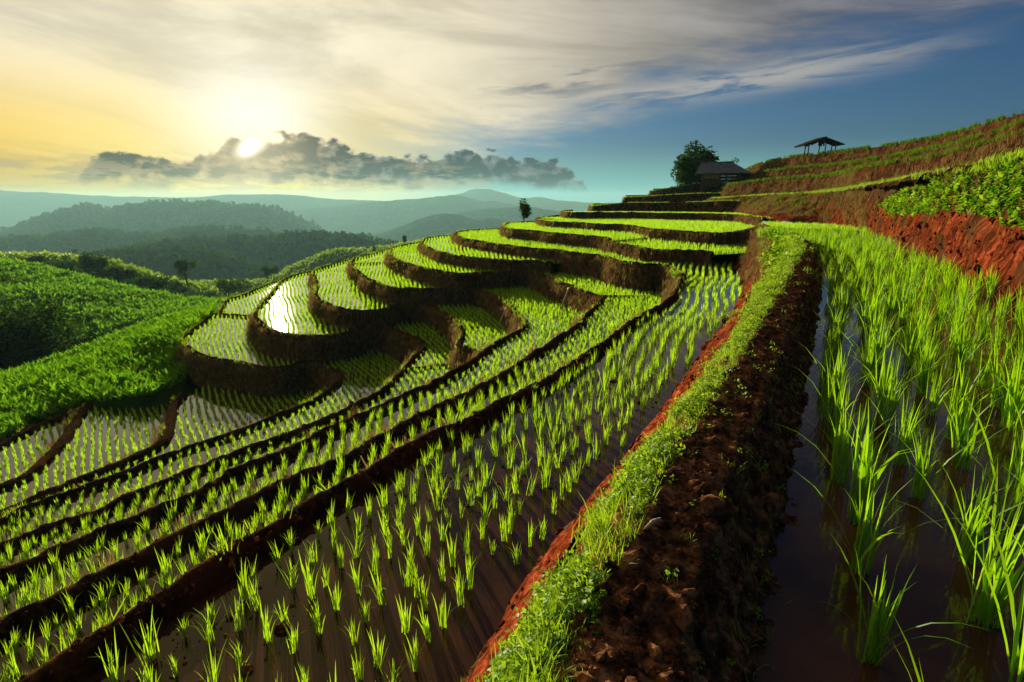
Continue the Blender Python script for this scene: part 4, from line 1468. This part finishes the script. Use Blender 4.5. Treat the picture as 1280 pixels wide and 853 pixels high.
for k in range(3):
    b = MB(); b.box(hp(.66, -WY, .72 + k * .22), (1.3, .04, .05), hM()); b.build('rail', M['wood'], hut)


def lerp(a, b, f): return tuple(a[i] + (b[i] - a[i]) * f for i in range(3))


def sheets(e0, e1, r0, r1, n, nm='roof_sheet'):
    for k in range(n):
        f0, f1_ = k / n, (k + 1) / n
        up = np.array((0, 0, .018 * (k % 2)))
        b = MB()
        b.slab([tuple(np.array(lerp(e0, e1, f0)) + up), tuple(np.array(lerp(e0, e1, f1_)) + up), tuple(np.array(lerp(r0, r1, f1_)) + up), tuple(np.array(lerp(r0, r1, f0)) + up)], .03)
        b.build(nm, M['tin'], hut)


sheets(hp(X0 - .25, -EY, ZE), hp(XH, -EY - .1, ZE - .05), hp(X0 - .25, 0, ZR), hp(X1, 0, ZR), 5)
sheets(hp(XH, EY, ZE - .05), hp(X0 - .25, EY, ZE), hp(X1, 0, ZR), hp(X0 - .25, 0, ZR), 5)
sheets(hp(XH + .02, -EY - .1, ZE - .06), hp(XH + .02, EY, ZE - .06), hp(X1 + .02, -.03, ZR), hp(X1 + .02, .03, ZR), 4)
b = MB(); b.tube([hp(X0 - .3, 0, ZR + .05), hp(X1 + .1, 0, ZR + .05)], [.06, .06], 6); b.build('ridge_cap', M['tin'], hut)

# open shelter on the crest
shl = empty('open_shelter', unf(1022, 191.5, 60.5))
shl.scale = (1.0,) * 3
tag(shl, 'dark open shelter with a ragged thatched roof on posts at the hill crest', 'shelter')
for (x, y) in ((-1.35, -.7), (-1.05, .6), (.35, -.7), (.45, .7), (1.38, -.7), (1.62, .5)):
    b = MB()
    hgt_ = .95 if abs(x) > 1.2 else 1.15
    b.tube([(x, y, -.4), (x + .03, y, hgt_)], [.06, .05], 6)
    b.build('post', M['wood'], shl)
r_ = random.Random(5)
b = MB()
b.slab([(-1.95, -1.0, .58), (.25, -1.0, 1.38), (.25, 1.0, 1.38), (-1.95, 1.0, .58)], .16)
for k in range(5):
    b.slab([(-.35 + k * .13, -.6, 1.16 - r_.uniform(.3, .6)), (-.23 + k * .13, -.6, 1.16 - r_.uniform(.3, .6)), (-.23 + k * .13, -.5, 1.25), (-.35 + k * .13, -.5, 1.25)], .04)
for k in range(14):
    x0 = -1.9 + k * .155
    z0 = .58 + (x0 + 1.95) * .3636
    b.slab([(x0, -1.02, z0 - r_.uniform(.05, .22)), (x0 + .15, -1.02, z0 - r_.uniform(.05, .22)), (x0 + .15, -1.0, z0 + .08), (x0, -1.0, z0 + .08)], .03)
b.build('roof', M['thatch'], shl)
b = MB()
b.slab([(.25, -1.0, 1.36), (2.15, -1.0, .72), (2.15, 1.0, .72), (.25, 1.0, 1.36)], .06)
b.build('roof', M['thatch'], shl)
b = MB(); b.tube([(-.0, 0, 1.42), (.5, 0, 1.42)], [.07, .07], 6); b.build('ridge_pole', M['wood'], shl)

# ------------------------------------------------------------------ small things: spouts, trickle, stick, stones
def spout(x0, y0, x1, y1, H0, H1, rad, label):
    a, c = Vector(unp(x0, y0, H0)), Vector(unp(x1, y1, H1))
    out_ = Vector((-.05, -.16, 0))
    b = MB()
    b.tube([a + Vector((0, .25, .04)), a + out_ * .4, (a + c) / 2 + out_ * 1.3, c + out_], [rad, rad, rad * .9, rad * .8], 7)
    o = b.build('drain_spout', M['pale'], None, True)
    return tag(o, label, 'spout', 'pale drain spouts on the terrace walls')


spout(589, 301, 586.5, 310, 2.8, 3.4, .06, 'pale spout on the wall at the spur tip left of the lone tree')
spout(693, 277.2, 690.5, 285, 1.75, 2.2, .07, 'pale spout on the wall right of the lone tree')
spout(715, 266, 713, 272.5, 1.2, 1.8, .07, 'pale spout on the high wall nearest the skyline')
spout(711, 363, 703, 385, 3.9, 4.7, .055, 'thick pale spout leaning down the wall of the triangular paddy')
spout(632, 388, 625, 408, 4.75, 5.5, .03, 'thin pale trickle groove on the wall beside the stick paddy')
spout(344, 459.5, 343.5, 476, 7.5, 8.3, .03, 'thin white trickle falling down the shaded grassy wall')
b = MB()
a = unp(587, 409, 5.62); c = unp(602, 409, 5.62)
b.tube([a, lerp(a, c, .5), c], [.03, .045, .03], 6)
tag(b.build('stick', M['bark']), 'dark stick lying in the small paddy below the curling wall', 'stick')
# divider bunds across paddies
def divider(p0, p1, H, label, h=.10, wid=.09):
    a, c = Vector(unp(*p0, H)), Vector(unp(*p1, H))
    n = 24
    rows = []
    d = (c - a)
    nrm = Vector((d.y, -d.x, 0)).normalized()
    for o_, z in ((-wid * 1.6, -.06), (-wid * .6, h), (wid * .6, h), (wid * 1.6, -.06)):
        L = np.array([tuple(a + d * (i / n) + nrm * o_ + Vector((0, 0, z))) for i in range(n + 1)])
        L[:, 2] += fbm(L * 3, 3, 5) * .03
        L[:, :2] += np.c_[fbm(L * 2, 3, 6), fbm(L * 2, 3, 8)] * .04
        rows.append(L)
    V = np.array(rows)
    o = mesh_obj('divider_bund', V.reshape(-1, 3), grid_faces(4, n + 1), M['mud'], None, True)
    return tag(o, label, 'bund', 'low bunds dividing single paddies')


divider((264, 394), (312, 397), 7.6, 'low dark bund across the lowest bright tongue of the spur', .16)
divider((440, 331), (477, 330), 4.85, 'thin dark line of a bund on the left end of the spur', .12)
divider((744, 373), (812, 373), 4.05, 'low bund closing the point of the triangular paddy', .12)
divider((506, 464), (560, 457), 6.5, 'faint bund across the strip below the dark hollow corner', .10)
# clods and stones on the dark soil, a pale chip of wood, twigs
st_me = []
for i in range(4):
    bm = bmesh.new()
    bmesh.ops.create_icosphere(bm, subdivisions=2, radius=1.0)
    for v in bm.verts:
        v.co *= 1 + .35 * float(fbm(np.array([[v.co.x * 1.3 + i * 9, v.co.y * 1.3, v.co.z * 1.3]]), 3, 4 + i)[0])
    me = bpy.data.meshes.new('clod'); bm.to_mesh(me); bm.free()
    st_me.append(me)
clod_p = []
for me in st_me:
    me.materials.append(M['mud'])
    clod_p.append(bpy.data.objects.new('clod', me))
Pk = np.vstack([on_surface(V_bund, 5200, .34, .92, .03, 1, 1.3)] + [on_surface(LIPV[k], c, .1, .9, 0, .6, 1.6) for k, c in (('A', 1500), ('B', 700), ('C', 500), ('E', 300))])
Pa_ = rice['A'][(rice['A'][:, 1] < 9)]
Pa_ = Pa_[fbm(Pa_ * .9, 2, 12) > .15]
Pa_ = np.repeat(Pa_, 5, 0) + rng.normal(0, .09, (len(Pa_) * 5, 3)) * (1, 1, .02)
Pk = np.vstack([Pk, Pa_])
n = len(Pk)
s = rng.lognormal(-4.75, .6, n)
o = gn_scatter('mud_clods', Pk, rng.uniform(0, 6.28, (n, 3)), np.c_[s, s, s * .7], rng.integers(0, 4, n), clod_p)
tag(o, 'crumbled clods of dark soil on the flank of the bund', 'soil', kind='stuff')
red_p = []
for me in st_me[:3]:
    m2 = me.copy()
    m2.materials.clear()
    m2.materials.append(M['wall_red'])
    red_p.append(bpy.data.objects.new('red_clod', m2))
Pk = np.vstack([on_surface(V_bank, 1300, .0, .45, 0.02, .75, .5), on_surface(V_red, 500, .0, .9, .03, 1, 1.0)])
n = len(Pk)
s = rng.lognormal(-4.15, .55, n) * np.clip(np.linalg.norm(Pk, axis=1) / 8, .25, 1.5)
o = gn_scatter('red_clods', Pk, rng.uniform(0, 6.28, (n, 3)), np.c_[s, s, s * .8], rng.integers(0, 3, n), red_p)
tag(o, 'loose clods of red earth on the raw banks', 'soil', kind='stuff')
b = MB()
p0 = Vector(unp(806, 662, 1.16)); p1 = Vector(unp(826, 648, 1.14))
b.tube([p0, (p0 + p1) / 2 + Vector((0, 0, .008)), p1], [.006, .010, .004], 6)
tag(b.build('wood_chip', M['pale'], None, True), 'pale chip of wood lying on the edge of the weeds', 'wood chip')
for i, (x0, y0, x1, y1) in enumerate([(780, 815, 822, 803), (822, 803, 850, 812), (800, 770, 812, 735), (845, 690, 838, 720)]):
    b = MB()
    p0 = Vector(unp(x0, y0, 1.26)); p1 = Vector(unp(x1, y1, 1.24))
    b.tube([p0, (p0 + p1) / 2 + Vector((0, 0, .012)), p1], [.0025, .003, .0015], 5)
    tag(b.build('twig', M['wood'], None, True), ('dry twig lying level on the dark soil near the bottom of the picture', 'dry twig end pointing down to the water near the bottom of the picture', 'dry twig standing up beside the weeds of the bund', 'small dry twig on the soil just below the pale wood chip')[i], 'twig', 'dry twigs on the dark bund soil')

# ------------------------------------------------------------------ haze
hb_ = MB()
hb_.box((0, 2600, -78), (15000, 8400, 308))
hz_o = hb_.build('haze', None)
hm_ = bpy.data.materials.new('haze')
hm_.use_nodes = True
t = hm_.node_tree
t.nodes.clear()
ou = t.nodes.new('ShaderNodeOutputMaterial')
pv = t.nodes.new('ShaderNodeVolumePrincipled')
pv.inputs['Color'].default_value = (0.32, 0.61, 0.67, 1)
pv.inputs['Density'].default_value = 0.00011
pv.inputs['Anisotropy'].default_value = 0.35
t.links.new(pv.outputs[0], ou.inputs['Volume'])
hz_o.data.materials.clear()
hz_o.data.materials.append(hm_)
tag(hz_o, 'thin evening haze lying in the valleys', 'haze', kind='stuff')
